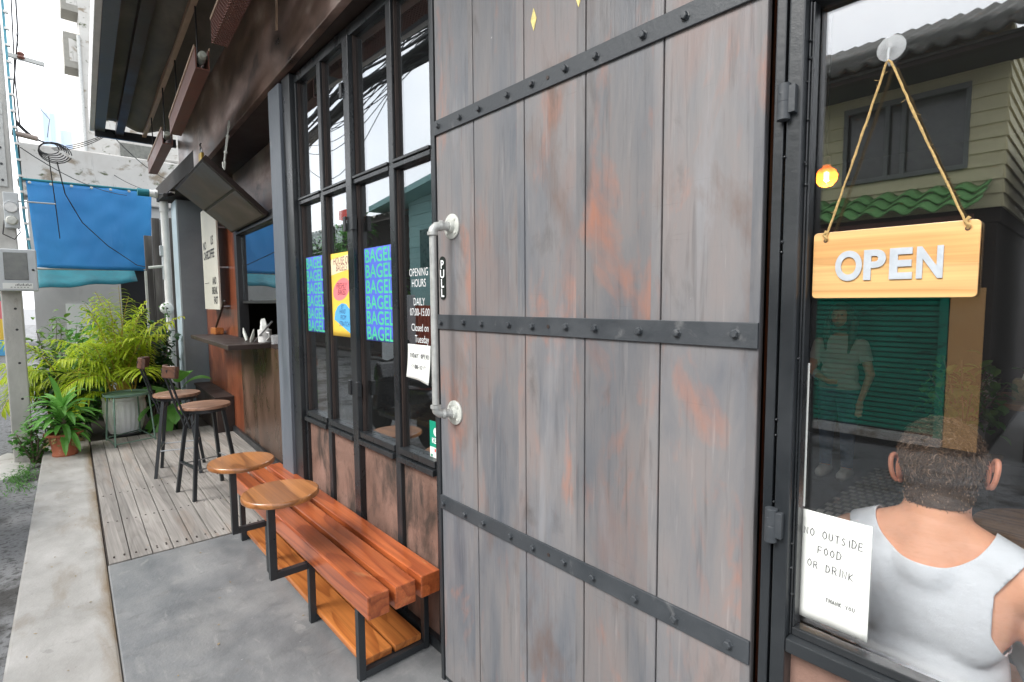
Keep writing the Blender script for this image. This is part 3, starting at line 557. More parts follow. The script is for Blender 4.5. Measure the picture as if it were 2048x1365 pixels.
for sx, ex, ez in ((-.3055, -.399, 1.722), (-.2975, -.174, 1.724)):
    a = Vector((sx, gy-.004, 2.040)); b = Vector((ex, gy-.002, ez)); pts = []
    for k in range(30): q = a.lerp(b, k/29); pts.append(q+Vector((random.uniform(-.0006, .0006), random.uniform(-.0004, .0004), -.003*sin(pi*k/29))))
    rp.tube(pts, [.0021*random.uniform(.85, 1.2) for _ in pts], 7)
    rp.tube([b+Vector((.002, 0, .016)), b+Vector((-.003, -.002, .008)), b+Vector((.003, -.002, .001)), b+Vector((0, .004, -.004))], .003, 7)
    for k in range(14):
        q = a.lerp(b, random.random()); rp.tube([q, q+Vector((random.uniform(-.01, .01), -.002, random.uniform(-.008, .008)))], .0003, 3)
rp.tube([(-.3055, gy-.004, 2.040), (-.3015, gy-.006, 2.044), (-.2975, gy-.004, 2.040)], .0024, 7)
rp.build('twine', MT['rope'], t, smooth=True)
hl = MB(); m = Matrix.Rotation(R_(90), 3, 'X')
for x, z in ((-.399, 1.718), (-.174, 1.720)): hl.lathe([(.0038, .0), (.0038, .0006), (0, .0007)], (x, gy, z), 12, m)
hl.build('hole', MT['backrest'], t)
t = thing('suction_hook', (-.302, .049, 2.07), 'clear suction cup hook holding the twine on the window glass', 'hook')
sc_ = MB(); sc_.lathe([(.0235, .0), (.0235, .0015), (.018, .004), (.009, .008), (.006, .013), (0, .014)], (-.303, .0495, 2.073), 28, m); sc_.build('cup', MT['clear'], t, smooth=True)
MB().tube([(-.303, .036, 2.070), (-.303, .030, 2.062), (-.3025, .028, 2.048), (-.302, .029, 2.040), (-.3015, .034, 2.037), (-.3015, .038, 2.042)], .0022, 8).build('hook_arm', MT['clear'], t, smooth=True)
# paper notice
def sheet(name, x0, x1, z0, z1, y, mat, label, cat, curl=0, slant=0, group=None, tilt=0):
    t = thing(name, ((x0+x1)/2, y, z0), label, cat, group)
    vs = []; fs = []; n = 12
    for i in range(n+1):
        for j in range(n+1):
            u, v = i/n, j/n; x = x0+(x1-x0)*u+tilt*(v-.5); z = z0+(z1-z0)*v+slant*(u-.5)*(1-v)
            yy = y-.0008-curl*(1-v)**2*abs(u-.45)*1.4
            vs.append((x, yy, z))
    for i in range(n):
        for j in range(n): a = i*(n+1)+j; fs.append((a, a+n+1, a+n+2, a+1))
    o = MB().add(vs, fs).build('sheet', mat, t, smooth=True); md = o.modifiers.new('thick', 'SOLIDIFY'); md.thickness = .0006; md.offset = 0
    return t
t = sheet('paper_notice', -.430, -.297, .893, 1.137, .048, MT['paper'], 'white paper notice reading no outside food or drink, taped low on the right window', 'notice', .004)
for s, x, z, sz in (('NO OUTSIDE', -.4245, 1.083, .0165), ('FOOD', -.396, 1.047, .0165), ('OR DRINK', -.4155, 1.012, .0165), ('THANK YOU.', -.3765, .946, .0085)):
    hw = MB(); handwriting(hw, s, (x, .0462 if sz > .01 else .0452, z), sz, .00085 if sz > .01 else .00065, rot=R_(-1.5), pitch_=.74); hw.build('handwriting', MT['ink'], t)
t = thing('paper_strip', (-.431, .048, 1.15), 'thin white paper edge standing above the notice against the window frame', 'paper')
MB().box(-.4315, -.4255, .0485, .0493, 1.142, 1.46).build('sheet', MT['paper'], t)
# posters on the left panes
py_ = .1115
def text_poster(x0, x1, z0, z1, label, grp):
    t = sheet('wall_poster', x0, x1, z0, z1, py_, MT['posterblue'], label, 'poster', 0, 0, grp)
    h = (z1-z0)/6
    for k in range(6):
        letters('BAGEL', h*1.22, (x0+.006, py_-.0012, z1-h*(k+1)+h*.08), FX, UP, .0003, (x1-x0)/(h*3.62), 0, .0012).build('lettering', MT['postergreen'], t)
text_poster(-3.497, -3.225, 1.408, 1.886, 'blue poster repeating BAGEL in green, on the farthest lower window pane', 'bagel posters')
text_poster(-2.655, -2.355, 1.393, 1.880, 'blue poster repeating BAGEL in green, on the pane right of the yellow poster', 'bagel posters')
t = sheet('wall_poster', -3.104, -2.812, 1.398, 1.882, py_, MT['yellow'], 'yellow poster reading house of bagels with pink and blue shapes', 'poster', 0, 0, 'bagel posters')
def flat(poly, mat, name, par, y): MB().prism([(x, y, z) for x, z in poly], (0, -.0002, 0)).build(name, mat, par)
x0, x1 = -3.104, -2.812; L_ = lambda u: x0+(x1-x0)*u; Zt = lambda v: 1.398+.484*v
flat([(L_(.02), Zt(.74)), (L_(.98), Zt(.80)), (L_(.98), Zt(.97)), (L_(.02), Zt(.93))], MT['cream'], 'cream_band', t, py_-.0011)
flat([(L_(.5)+.115*cos(a*pi/12), Zt(.565)+.062*sin(a*pi/12)+.02*cos(a*pi/12)) for a in range(24)], MT['pink'], 'pink_oval', t, py_-.0011)
flat([(L_(.12), Zt(.20)), (L_(.93), Zt(.03)), (L_(.93), Zt(.20)), (L_(.86), Zt(.33)), (L_(.7), Zt(.39)), (L_(.5), Zt(.40)), (L_(.3), Zt(.36)), (L_(.17), Zt(.29))], MT['cyan'], 'blue_arch', t, py_-.0011)
for s, u, v, sz, mt in (('HOUSE OF', .52, .865, .060, 'dred'), ('BAGELS', .52, .785, .056, 'dred'), ('FRESHLY', .50, .575, .047, 'dred'), ('BAKED', .52, .50, .047, 'dred'), ('BY', .52, .335, .036, 'navy'), ('HAND', .52, .275, .038, 'navy'), ('FROM', .54, .205, .038, 'navy'), ('STRATCH', .58, .125, .040, 'navy')):
    letters(s, sz, (L_(u), py_-.0014, Zt(v)), FX, (.03, 0, 1), .0003, .78, .35, .0, 'CENTER').build('lettering', MT[mt], t)
# opening hours lettering on the glass
t = thing('window_lettering', (-2.1, .11, 1.6), 'white lettering on the fourth pane giving opening hours, daily 07:00-15:00', 'lettering')
for s, x, z, sz in (('OPENING', -2.115, 1.716, .052), ('HOURS', -2.115, 1.666, .052), ('DAILY', -2.115, 1.581, .050), ('07:00-15:00', -2.112, 1.533, .050), ('Closed on', -2.112, 1.461, .050), ('Tuesday', -2.098, 1.408, .050)):
    letters(s, sz, (x, .1118, z), FX, UP, .0004, .72, 0, -.0002, 'CENTER').build('lettering', MT['whitetxt'], t)
t = sheet('paper_note', -2.219, -2.022, 1.230, 1.398, .110, MT['paper'], 'white note reading today opend 07:00-12:00, taped below the opening hours', 'notice', .02, -.02)
hw = MB(); handwriting(hw, "TODAY' OPEND", (-2.200, .1075, 1.335), .0200, .0014, pitch_=.74); hw.build('handwriting', MT['ink'], t); hw = MB(); handwriting(hw, '07:00-12:00', (-2.192, .1065, 1.283), .019, .0014, pitch_=.74); hw.build('handwriting', MT['ink'], t)
t = thing('window_sticker', (-2.0, .11, .89), 'green and white sticker low on the fourth pane, cut off by the door', 'sticker')
MB().box(-2.044, -1.957, .1105, .1117, .936, 1.056).build('green_panel', MT['stickgreen'], t)
MB().box(-2.044, -1.957, .1105, .1117, .885, .9355).build('white_panel', MT['paper'], t)
letters('KB', .036, (-2.026, .1100, .955), FX, UP, .0004, .9, 0, .001).build('lettering', MT['whitetxt'], t)
flat([(-1.985+.028*cos(a*pi/8), 1.008+.022*sin(a*pi/8)) for a in range(16)], MT['paper'], 'round_emblem', t, .1101)
flat([(-2.006, .915), (-1.996, .915), (-1.996, .93), (-2.006, .93)], MT['red'], 'red_mark', t, .1101); flat([(-2.036, .89), (-2.022, .89), (-2.022, .902), (-2.036, .902)], MT['stickgreen'], 'green_mark', t, .1101)
# projecting cafe board
KX = tuple(KR.to_3x3() @ Vector((1, 0, 0)))
def kp(x, y, z): return KR @ Vector((x, y, z))
t = thing('cafe_board', kp(-7.6, .26, 1.53), 'tall cream board with black cafe and coffee words, fixed off the red timber wall', 'sign')
bvy = .262
MB(KR).box(-8.10, -7.13, bvy, bvy+.02, 1.515, 2.80).build('board', MT['offwhite'], t, bevel=.002)
for z in (1.545, 2.02, 2.5): MB(KR).box(-7.22, -7.2, bvy+.02, bv, z, z+.02).build('spacer', MT['steelrod'], t)
for s, x, z, sz in (('NO', -8.02, 2.29, .14), ('CAFE.', -8.02, 2.16, .14), ('COFFEE', -7.74, 2.16, .15), ('US', -7.50, 2.32, .15), ('AND', -7.50, 1.83, .12), ('BREAK', -7.55, 1.71, .12), ('FAST', -7.46, 1.59, .12)):
    letters(s, sz, kp(x, bvy-.0005, z), KX, UP, .0006, .95 if len(s) < 6 else .85, 0, .004).build('lettering', MT['blacktxt'], t)
MB(KR).box(-8.02, -7.72, bvy-.002, bvy-.0003, 1.85, 1.857).build('rule_line', MT['blacktxt'], t)
# turnbuckle
t = thing('turnbuckle', (-4.7, .0, 2.8), 'pale metal turnbuckle with an open hook hanging from the beam beside the hatch', 'hook')
a, b = Vector((-4.84, .03, 3.06)), Vector((-4.93, .0, 2.745)); q = lambda k: a.lerp(b, k)
mb = MB(); mb.tube([q(.0)+Vector((0, 0, .02)), q(.1)+Vector((.02, 0, 0)), q(.16), q(.1)-Vector((.02, 0, 0)), q(.0)+Vector((0, 0, .02))], .006, 8); mb.tube([q(.14), q(.32)], .006, 8)
mb.build('eye_bolt', MT['castwhite'], t, smooth=True)
mb = MB(); mb.bar(q(.3)+Vector((.02, 0, 0)), q(.72)+Vector((.02, 0, 0)), .009); mb.bar(q(.3)-Vector((.02, 0, 0)), q(.72)-Vector((.02, 0, 0)), .009); mb.bar(q(.29), q(.35), .05, .016); mb.bar(q(.68), q(.74), .05, .016); mb.build('barrel', MT['castwhite'], t, bevel=.003)
mb = MB(); mb.tube([q(.7), q(.9), q(.97)+Vector((.025, 0, -.01)), q(1.04)+Vector((.01, 0, -.03)), q(1.02)+Vector((-.03, 0, -.01)), q(.96)+Vector((-.04, 0, .01))], .0075, 8); mb.build('hook', MT['castwhite'], t, smooth=True)
# padlock and wire at the beam edge
t = thing('padlock', (-5.45, -.06, 2.95), 'small brass padlock on a wire at the corner of the raised hatch', 'padlock')
MB().box(-5.50, -5.40, -.07, -.045, 2.86, 2.93).build('lock_body', MT['brass'], t, bevel=.004)
MB().tube([(-5.48, -.058, 2.93), (-5.48, -.058, 2.965), (-5.45, -.058, 2.985), (-5.42, -.058, 2.965), (-5.42, -.058, 2.93)], .006, 8).build('shackle', MT['steelrod'], t, smooth=True)
MB().tube([(-5.45, -.058, 2.975), (-5.6, -.03, 3.02), (-5.9, .03, 3.12), (-6.0, .06, 3.16)], .006, 6).build('wire', MT['cable'], t, smooth=True)
# three hanging troughs
def trough(xa, xb, ya, za, zb, label, perforated=False):
    t = thing('hanging_trough', kp((xa+xb)/2, ya, za), label, 'light trough', 'troughs hung under the canopy')
    y0, y1 = ya, ya+.085; hgt = .135
    def P3(u, yy, zz): return (xa+(xb-xa)*u, yy, za+(zb-za)*u+zz)
    m1 = MB(KR)
    if not perforated:
        for (ys, ye, z0, z1) in ((y0, y0+.008, .008, hgt), (y1-.008, y1, .008, hgt), (y0, y1, 0, .008)):
            m1.add([P3(0, ys, z0), P3(1, ys, z0), P3(1, ye, z0), P3(0, ye, z0), P3(0, ys, z1), P3(1, ys, z1), P3(1, ye, z1), P3(0, ye, z1)], [(0,3,2,1),(4,5,6,7),(0,1,5,4),(1,2,6,5),(2,3,7,6),(3,0,4,7)])
    else:
        for yy, za_, zb_, flatdir in ((y0, 0, hgt, 0), (y1, 0, hgt, 0), (None, 0, 0, 1)):
            nx = int(abs(xb-xa)/.034); nz = 5
            for i in range(nx):
                for j in range(nz):
                    for s in (0, 1):
                        u0, u1 = i/nx, (i+1)/nx; v0, v1 = (j+s)/nz, (j+1-s)/nz
                        if flatdir: p, q_ = P3(u0, y0+(y1-y0)*v0, 0), P3(u1, y0+(y1-y0)*v1, 0)
                        else: p, q_ = P3(u0, yy, hgt*v0), P3(u1, yy, hgt*v1)
                        m1.bar(p, q_, .007, .004)
    m1.build('trough_body', MT['brown'], t)
    m2 = MB(KR)
    for ys in (y0-.006, y1): m2.add([P3(0, ys, hgt-.002), P3(1, ys, hgt-.002), P3(1, ys+.006, hgt-.002), P3(0, ys+.006, hgt-.002), P3(0, ys, hgt+.016), P3(1, ys, hgt+.016), P3(1, ys+.006, hgt+.016), P3(0, ys+.006, hgt+.016)], [(0,3,2,1),(4,5,6,7),(0,1,5,4),(1,2,6,5),(2,3,7,6),(3,0,4,7)])
    m2.build('rim', MT['tan'], t)
    for u in (.12, .88): MB(KR).tube([P3(u, (y0+y1)/2, hgt*.5), (P3(u, (y0+y1)/2, 0)[0], (y0+y1)/2, 3.74)], .006, 6).build('hanger_rod', MT['black'], t)
    if not perforated:
        m4 = MB(KR)
        c = P3(.985, (y0+y1)/2, hgt*.62); m4.lathe([(.022, -.05), (.026, -.02), (.02, 0), (.028, .02), (.022, .05), (0, .05)], c, 12, Matrix.Rotation(R_(78), 3, 'Y')); m4.build('cable_gland', P('aged_white_fitting', (.42,.44,.38), .6, var=.3, sc=30), t, smooth=True)
trough(-7.35, -5.97, -.355, 3.075, 3.095, 'short brown trough, farthest of the three under the canopy')
trough(-5.55, -4.16, -.34, 3.08, 3.18, 'brown trough in the middle of the three under the canopy')
trough(-3.80, -.6, -.30, 3.22, 3.36, 'perforated brown trough nearest the camera at the top of the picture', True)
t = thing('hanging_strap', (-3.3, -.2, 3.1), 'pale strip and chain hanging down the brown beam near the top', 'strap')
MB().bar((-3.27, -.075, 3.63), (-3.35, -.065, 3.20), .022, .008, (0, 1, 0)).build('pale_strip', MT['tan'], t)
ch = MB()
for k in range(10):
    z = 3.36+k*.028; ch.tube([(-3.20+.009*cos(a*pi/4)*(k % 2), -.09+.009*cos(a*pi/4)*((k+1) % 2), z+.017*sin(a*pi/4)) for a in range(9)], .003, 5)
ch.build('chain', MT['bar'], t)
# security camera
t = thing('security_camera', (-8.45, .15, 3.06), 'small camera clipped to the far end of the beam above the far pier', 'camera')
MB().tube([(-8.5, .2, 3.07), (-8.36, .1, 3.02)], .028, 12).build('camera_body', MT['black'], t, smooth=True); MB().box(-8.52, -8.46, .17, .23, 3.08, 3.14).build('bracket', MT['white'], t)

# ================================================================== COUNTER OBJECTS
CZ = 1.201
def kz(x, y): return Vector((x, y, CZ))
c = kz(-5.54, .44)
t = thing('cup', c, 'white mug stuffed with tissue at the window end of the dark service counter', 'mug')
MB().lathe([(.050, 0), (.062, .008), (.064, .13), (.060, .13), (.057, .03), (0, .028)], c, 24).build('mug_body', MT['white'], t, smooth=True)
MB().tube([c+Vector((.06, .0, .105)), c+Vector((.098, .01, .10)), c+Vector((.105, .01, .06)), c+Vector((.062, 0, .03))], .009, 8).build('handle', MT['white'], t, smooth=True)
vs = []; fs = []
for i in range(9):
    for k in range(16):
        a = 2*pi*k/16; u = i/8; r = (.050-.030*u)*(1+.35*noise.noise(Vector((cos(a)*1.5, sin(a)*1.5, u*3)))); vs.append(c+Vector((r*cos(a)-.03*u, r*sin(a), .10+.13*u+.035*noise.noise(Vector((cos(a)*2, sin(a)*2, 7)))*u)))
for i in range(8):
    for k in range(16): k2 = (k+1) % 16; fs.append((i*16+k, i*16+k2, (i+1)*16+k2, (i+1)*16+k))
MB().add(vs, fs+[tuple(128+k for k in range(16))]).build('tissue', MT['paper'], t)
c = kz(-7.50, .45)
t = thing('utensil_block', c, 'small orange wooden block on the far end of the counter holding a leaning rod', 'holder')
MB().box(c.x-.13, c.x+.10, c.y-.05, c.y+.05, CZ, CZ+.085).build('block', MT['benchlow'], t, bevel=.01)
MB().tube([c+Vector((-.02, -.02, .06)), c+Vector((.55, -.05, .36))], .013, 8).tube([c+Vector((.50, -.05, .33)), c+Vector((.62, -.05, .42)), c+Vector((.68, -.05, .41))], .012, 6).build('rod', MT['rustdark'], t, smooth=True)
for k, (x, y, dx, lb) in enumerate(((-5.95, .38, -.11, 'pale curved tongs standing open on the counter, left of the mug'), (-5.72, .36, .10, 'white short tongs arm leaning on the counter just beside the mug'))):
    p = kz(x, y); t = thing('serving_tongs', p, lb, 'tongs', 'tongs on the service counter')
    MB().tube([p, p+Vector((dx*.2, 0, .03)), p+Vector((dx*.7, 0, .08)), p+Vector((dx, 0, .13))], [.012, .018, .016, .005], 8).build('tong_arm', MT['castwhite'], t, smooth=True)
p = kz(-5.42, .38); t = thing('serving_knife', p, 'thin steel stay leaning up behind the mug towards the column', 'rod')
MB().tube([p+Vector((-.25, 0, .01)), p+Vector((.25, .02, .22))], .008, 8).build('steel_rod', MT['steelrod'], t)
p = kz(-5.25, .44); t = thing('drinking_glass', p, 'small clear drinking glass right of the mug, half behind the column', 'glass')
MB().lathe([(.028, 0), (.034, .09), (.031, .09), (.026, .006), (0, .006)], p, 20).build('tumbler', MT['clear'], t, smooth=True)

# ================================================================== BENCH WITH SIDE TABLES
t = thing('bench', (-2.95, -.1, 0), 'long orange timber bench with two round side tables on black steel loops', 'bench')
for i, (y0, y1, xe, xs) in enumerate(((-.283, -.186, -1.905, -3.965), (-.162, -.065, -1.900, -3.985), (-.038, .059, -1.902, -4.01))):
    MB().box(xs, xe, y0, y1, .322, .42).build('seat_beam', MT['bench'], t, bevel=.005)
for i, (y0, y1, xe, xs) in enumerate(((-.243, -.107, -2.045, -3.82), (-.095, .040, -2.04, -3.80))):
    MB().box(xs, xe, y0, y1, .036, .066).build('shelf_board', MT['benchlow'], t, bevel=.003)
for i, x in enumerate((-3.80, -3.245, -2.575, -2.03)):
    g = MB(); hw_ = .0155
    g.box(x-hw_, x+hw_, -.276, -.2455, .0, .3215).box(x-hw_, x+hw_, .0425, .068, .0, .3215).box(x-hw_, x+hw_, -.245, .042, .004, .034).box(x-hw_, x+hw_, -.245, .042, .293, .321)
    g.build('leg_frame', MT['steel'], t, bevel=.0015)
for x, c in ((-3.245, (-3.375, -.392)), (-2.575, (-2.60, -.385))):
    g = MB(); hw_ = .0155
    g.box(x-hw_, x+hw_, -.4215, -.2765, .285, .316).box(x-hw_, x+hw_, -.455, -.422, .285, .668).box(x-hw_, x+hw_, -.4215, -.30, .640, .668)
    g.build('table_arm', MT['steel'], t, bevel=.0015)
    g = MB(); g.lathe([(.10, .669), (.163, .670), (.172, .675), (.174, .684), (.173, .694), (.168, .699), (0, .6995)], (x-.015, -.385, 0), 56)
    g.build('round_top', MT['tabletop'], t, smooth=True)

# ================================================================== BAR STOOLS
def make_stool():
    t = thing('bar_stool', (0, 0, 0), 'x', 'bar stool', 'bar stools at the service counter')
    MB().lathe([(.06, .752), (.186, .753), (.193, .758), (.194, .772), (.190, .779), (0, .780)], (0, 0, 0), 40).build('seat', MT['stoolseat'], t, smooth=True)
    MB().lathe([(.166, .726), (.166, .7515), (.150, .7515), (.150, .726)], (0, 0, 0), 32).build('seat_ring', MT['steel'], t)
    feet = [(sx*.182, sy*.182) for sx in (-1, 1) for sy in (-1, 1)]; tops = [(sx*.10, sy*.10) for sx in (-1, 1) for sy in (-1, 1)]
    for (fx, fy), (tx, ty) in zip(feet, tops):
        MB().bar((fx, fy, 0.0), (tx, ty, .74), .027, .027, (1, 0, 0)).build('leg', MT['steel'], t, bevel=.002)
    def at(i, z): f, q = feet[i], tops[i]; k = z/.74; return Vector((f[0]+(q[0]-f[0])*k, f[1]+(q[1]-f[1])*k, z))
    g = MB(); g.bar(at(0, .29), at(2, .29), .03, .012); g.build('foot_plate', MT['steel'], t)
    for a, b, z in ((1, 3, .30), (0, 1, .27), (2, 3, .27)): MB().tube([at(a, z), at(b, z)], .0055, 6).build('foot_rail', MT['steelrod'], t)
    for sx in (-.052, .052):
        g = MB()
        g.tube([(sx*1.1, -.14, .60), (sx*1.1, -.165, .70), (sx*1.05, -.19, .75), (sx, -.255, .99), (sx, -.285, 1.10)], .0085, 8)
        g.tube([(sx*1.1, -.14, .60), (sx*1.4, -.06, .735)], .007, 6)
        g.build('back_bar', MT['steel'], t, smooth=True)
    vs = []; fs = []; n = 12
    for i in range(n+1):
        x = -.115+.23*i/n; y = -.255+.045*(abs(x)/.115)**2*1.0; zl = 0
        for (dy, z) in ((-.034, 1.035), (.0, 1.025), (.012, 1.122), (-.022, 1.132)): vs.append((x, y+dy-.012, z))
    for i in range(n):
        for k in range(4): a = i*4+k; b = i*4+(k+1) % 4; fs.append((a, b, b+4, a+4))
    fs += [(0, 1, 2, 3), (n*4+3, n*4+2, n*4+1, n*4)]
    MB().add(vs, fs).build('backrest', MT['backrest'], t, bevel=.006)
    return t
st = make_stool(); st.location = (-5.02, -.215, -.028+.03-.03); st.rotation_euler = (0, 0, R_(9.5)); st['label'] = 'nearer black steel bar stool with round wooden seat, in front of the dark panel'
st2 = st.copy(); COL.objects.link(st2)
for chd in list(st.children):
    c2 = chd.copy(); COL.objects.link(c2); c2.parent = st2
st2.location = (-5.83, -.285, -.028); st2.rotation_euler = (0, 0, R_(-15.5)); st2['label'] = 'farther black steel bar stool with round wooden seat, beside the sage green tray table'
# tray table
t = thing('tray_table', (-7.55, -.5, 0), 'sage green round tray table on thin legs, in front of the white pot', 'side table')
zt_ = .535; cx_, cy_ = -7.62, -.50
MB().lathe([(.0, zt_-.006), (.235, zt_-.006), (.243, zt_+.022), (.238, zt_+.022), (.232, zt_), (0, zt_)], (cx_, cy_, 0), 44).build('tray', MT['sage'], t, smooth=True)
g = MB(); pts = [(-7.16, -.69), (-7.74, -.74), (-8.02, -.36), (-7.30, -.27)]
fr_ = [(cx_+(p[0]-cx_)*.50, cy_+(p[1]-cy_)*.8) for p in pts]
for i in range(4):
    MB().tube([(fr_[i][0]*.35+pts[i][0]*.65, fr_[i][1]*.35+pts[i][1]*.65, -.028), (fr_[i][0], fr_[i][1], zt_-.005)], .009, 8).build('leg', MT['sage'], t, smooth=True)
lo = [(fr_[i][0]*.4+pts[i][0]*.6, fr_[i][1]*.4+pts[i][1]*.6, .03) for i in range(4)]
MB().tube(lo+[lo[0]], .007, 6).build('foot_ring', MT['sage'], t, smooth=True)

# ================================================================== PLANTS
def leaf(mb, base, d, L, W, droop=.3, n=6, fold=.25, tw=0):
    d = Vector(d).normalized(); side = d.cross(Vector((0, 0, 1)))
    side = side.normalized() if side.length > .05 else Vector((1, 0, 0))
    if tw: side = Matrix.Rotation(tw, 3, d) @ side
    p = Vector(base); vs = []; fs = []; dd = d.copy()
    for i in range(n+1):
        u = i/n; wd = W*.5*(sin(pi*min(1, u*.92+.06))**.75)*(1 if u < 1 else .0)+.0008; up = side.cross(dd).normalized()
        vs += [p-side*wd+up*wd*fold, p.copy(), p+side*wd+up*wd*fold]
        dd = (dd-Vector((0, 0, droop/n*1.6))).normalized(); p = p+dd*L/n
    for i in range(n): a = i*3; fs += [(a, a+1, a+4, a+3), (a+1, a+2, a+5, a+4)]
    mb.add(vs, fs)
def frond(mb, st_, base, az, el, L, droop, lw=.022, ll=.26, npairs=30, rng=random):
    d = Vector((cos(az)*cos(el), sin(az)*cos(el), sin(el))); p = Vector(base); pts = [p.copy()]; N = 24
    for i in range(N):
        d = (d-Vector((0, 0, droop/N*(0.4+1.6*i/N)))).normalized(); p = p+d*L/N; pts.append(p.copy())
    st_.tube(pts, [.008*(1-.85*i/N)+.001 for i in range(N+1)], 5)
    for i in range(npairs):
        u = .18+.82*i/npairs; k = u*N; a = int(min(N-1, k)); q = pts[a].lerp(pts[a+1], k-a); t_ = (pts[a+1]-pts[a]).normalized()
        sd = t_.cross(Vector((0, 0, 1))); sd = sd.normalized() if sd.length > .01 else Vector((1, 0, 0)); upv = sd.cross(t_)
        l_ = ll*(sin(pi*min(1, .15+.85*u)))**.6*rng.uniform(.85, 1.1)
        for s in (-1, 1): leaf(mb, q, sd*s*.9+t_*.55+upv*rng.uniform(.2, .55), l_, lw, rng.uniform(.5, 1.2), 5, .25)
def arc(rng, a, b): return rng.uniform(a, b)
# areca palm in white ribbed pot
pc = Vector((-8.12, -.50, -.028))
t = thing('potted_palm', pc, 'yellow green palm in a white ribbed round pot behind the tray table', 'potted palm')
pr = []
for k in range(10): u = k/9; pr.append((.165+.055*sin(u*pi*.62), .03+.40*u))
pb = MB(); n = 48
vs = []; fs = []
prof = [(.10, .0), (.165, .012)]+pr+[(.225, .45), (.225, .475), (.205, .475), (.195, .42), (0, .42)]
for (r, z) in prof:
    for k in range(n): a = 2*pi*k/n; rr = r*(1+(.014 if k % 2 else -.014) if .03 < z < .42 and r > .1 else 1); vs.append(pc+Vector((rr*cos(a), rr*sin(a), z)))
for i in range(len(prof)-1):
    for k in range(n): k2 = (k+1) % n; fs.append((i*n+k, i*n+k2, (i+1)*n+k2, (i+1)*n+k))
pb.add(vs, fs).build('pot', MT['whitepot'], t, smooth=False)
MB().lathe([(.21, -.0), (.24, .012), (.24, .03), (.20, .03)], pc, 32).build('saucer', MT['black'], t)
MB().lathe([(.0, .425), (.19, .42)], pc, 24).build('soil', MT['soil'], t)
rng = random.Random(11); lf = MB(); sm = MB(); cn_ = MB()
fr = [(200,62,1.05,1.3),(170,66,1.15,1.2),(120,70,1.2,1.1),(60,68,1.1,1.2),(20,60,1.0,1.4),(-30,62,.95,1.4),(-75,55,1.0,1.5),(-110,60,1.05,1.4),(-140,58,1.0,1.5),(-60,30,.85,1.6),(-95,38,.9,1.7),(90,75,1.3,1.0),(-10,75,1.15,.9),(240,75,1.25,1.0),(140,60,1.0,1.5),(-85,72,1.25,1.0),(-50,74,1.2,1.1),(10,45,.8,1.6),(-20,80,1.35,.9),(40,78,1.3,1.0),(-60,78,1.3,1.2),(75,66,1.2,1.4),(45,60,1.1,1.5),(-120,76,1.3,1.2)]
for az, el, L, dr in fr:
    a = rng.uniform(0, 6.28); b = pc+Vector((.09*cos(a), .09*sin(a), .42)); top = b+Vector((.05*cos(a), .05*sin(a), rng.uniform(.10, .24))); cn_.tube([b, top], [.013, .009], 7)
    frond(lf, sm, top, R_(az+rng.uniform(-10, 10)), R_(el+4), L*.93, dr*.9, .021, .36, 23, rng)
frond(lf, sm, pc+Vector((.05, -.1, .45)), R_(-65), R_(48), .62, 3.2, .021, .24, 26, rng)
cn_.build('cane', MT['stem'], t, smooth=True); sm.build('midrib', MT['stem'], t, smooth=True); lf.build('fronds', MT['palm'], t)
# palm leaning over the road at the left
pc2 = Vector((-8.62, -1.08, -.10))
t = thing('palm_shrub', pc2, 'tall loose palm leaning left over the road behind the terracotta pot', 'palm')
lf = MB(); sm = MB(); cn_ = MB()
for az, el, L, dr in ((-62,52,.95,1.9),(-50,44,.95,2.0),(-75,58,1.0,1.8),(-35,60,.8,1.6),(-95,50,1.0,1.7),(100,70,.9,1.2),(150,66,.9,1.3),(-120,60,1.0,1.5),(-66,70,1.05,1.5),(-44,36,.8,2.1)):
    a = rng.uniform(0, 6.28); b = pc2+Vector((.1*cos(a), .1*sin(a), .0)); top = b+Vector((.05*cos(a), .05*sin(a), rng.uniform(.50, .72))); cn_.tube([b, top], [.02, .012], 7)
    frond(lf, sm, top, R_(az), R_(el), L*.85, dr, .021, .37, 22, rng)
cn_.build('cane', MT['stem'], t, smooth=True); sm.build('midrib', MT['stem'], t, smooth=True); lf.build('fronds', MT['palm'], t)
# terracotta pot
tp = Vector((-7.42, -1.10, -.028))
t = thing('potted_plant', tp, 'glossy strap leaved plant in a terracotta pot on the end of the kerb', 'potted plant')
MB().lathe([(.0, .0), (.108, .0), (.112, .02), (.106, .03), (.112, .10), (.135, .215), (.168, .225), (.172, .245), (.150, .247), (.140, .21), (0, .205)], tp, 40).build('pot', MT['terracotta'], t, smooth=True)
MB().lathe([(0, .212), (.138, .208)], tp, 20).build('soil', MT['soil'], t)
lf = MB(); sm = MB(); rng = random.Random(5)
sm.tube([tp+Vector((0, 0, .2)), tp+Vector((.01, 0, .30)), tp+Vector((0, .01, .42))], [.032, .028, .018], 10)
for k in range(64):
    a = k*2.4; z = .30+.30*(k/64); el = R_(rng.uniform(0, 40)+45*(k/64)); L = rng.uniform(.26, .42)
    b = tp+Vector((.02*cos(a), .02*sin(a), z-.06)); leaf(lf, b, (cos(a)*cos(el), sin(a)*cos(el), sin(el)), L, rng.uniform(.045, .07), rng.uniform(.6, 1.3), 7, .3)
sm.build('trunk', MT['trunk'], t, smooth=True); lf.build('foliage', MT['leafbright'], t)
lf = MB()
for k in range(70):
    a = rng.uniform(0, 6.28); r = rng.uniform(.10, .17); b = tp+Vector((r*cos(a), r*sin(a), .21+rng.uniform(-.09, .04))); leaf(lf, b, (cos(a), sin(a), rng.uniform(-.6, .8)), .045, .03, .8, 3)
props(lf.build('trailing_weeds', P('dry_trailing_leaf', (.32,.26,.10), .8, var=.3, sc=20), t), kind='stuff')
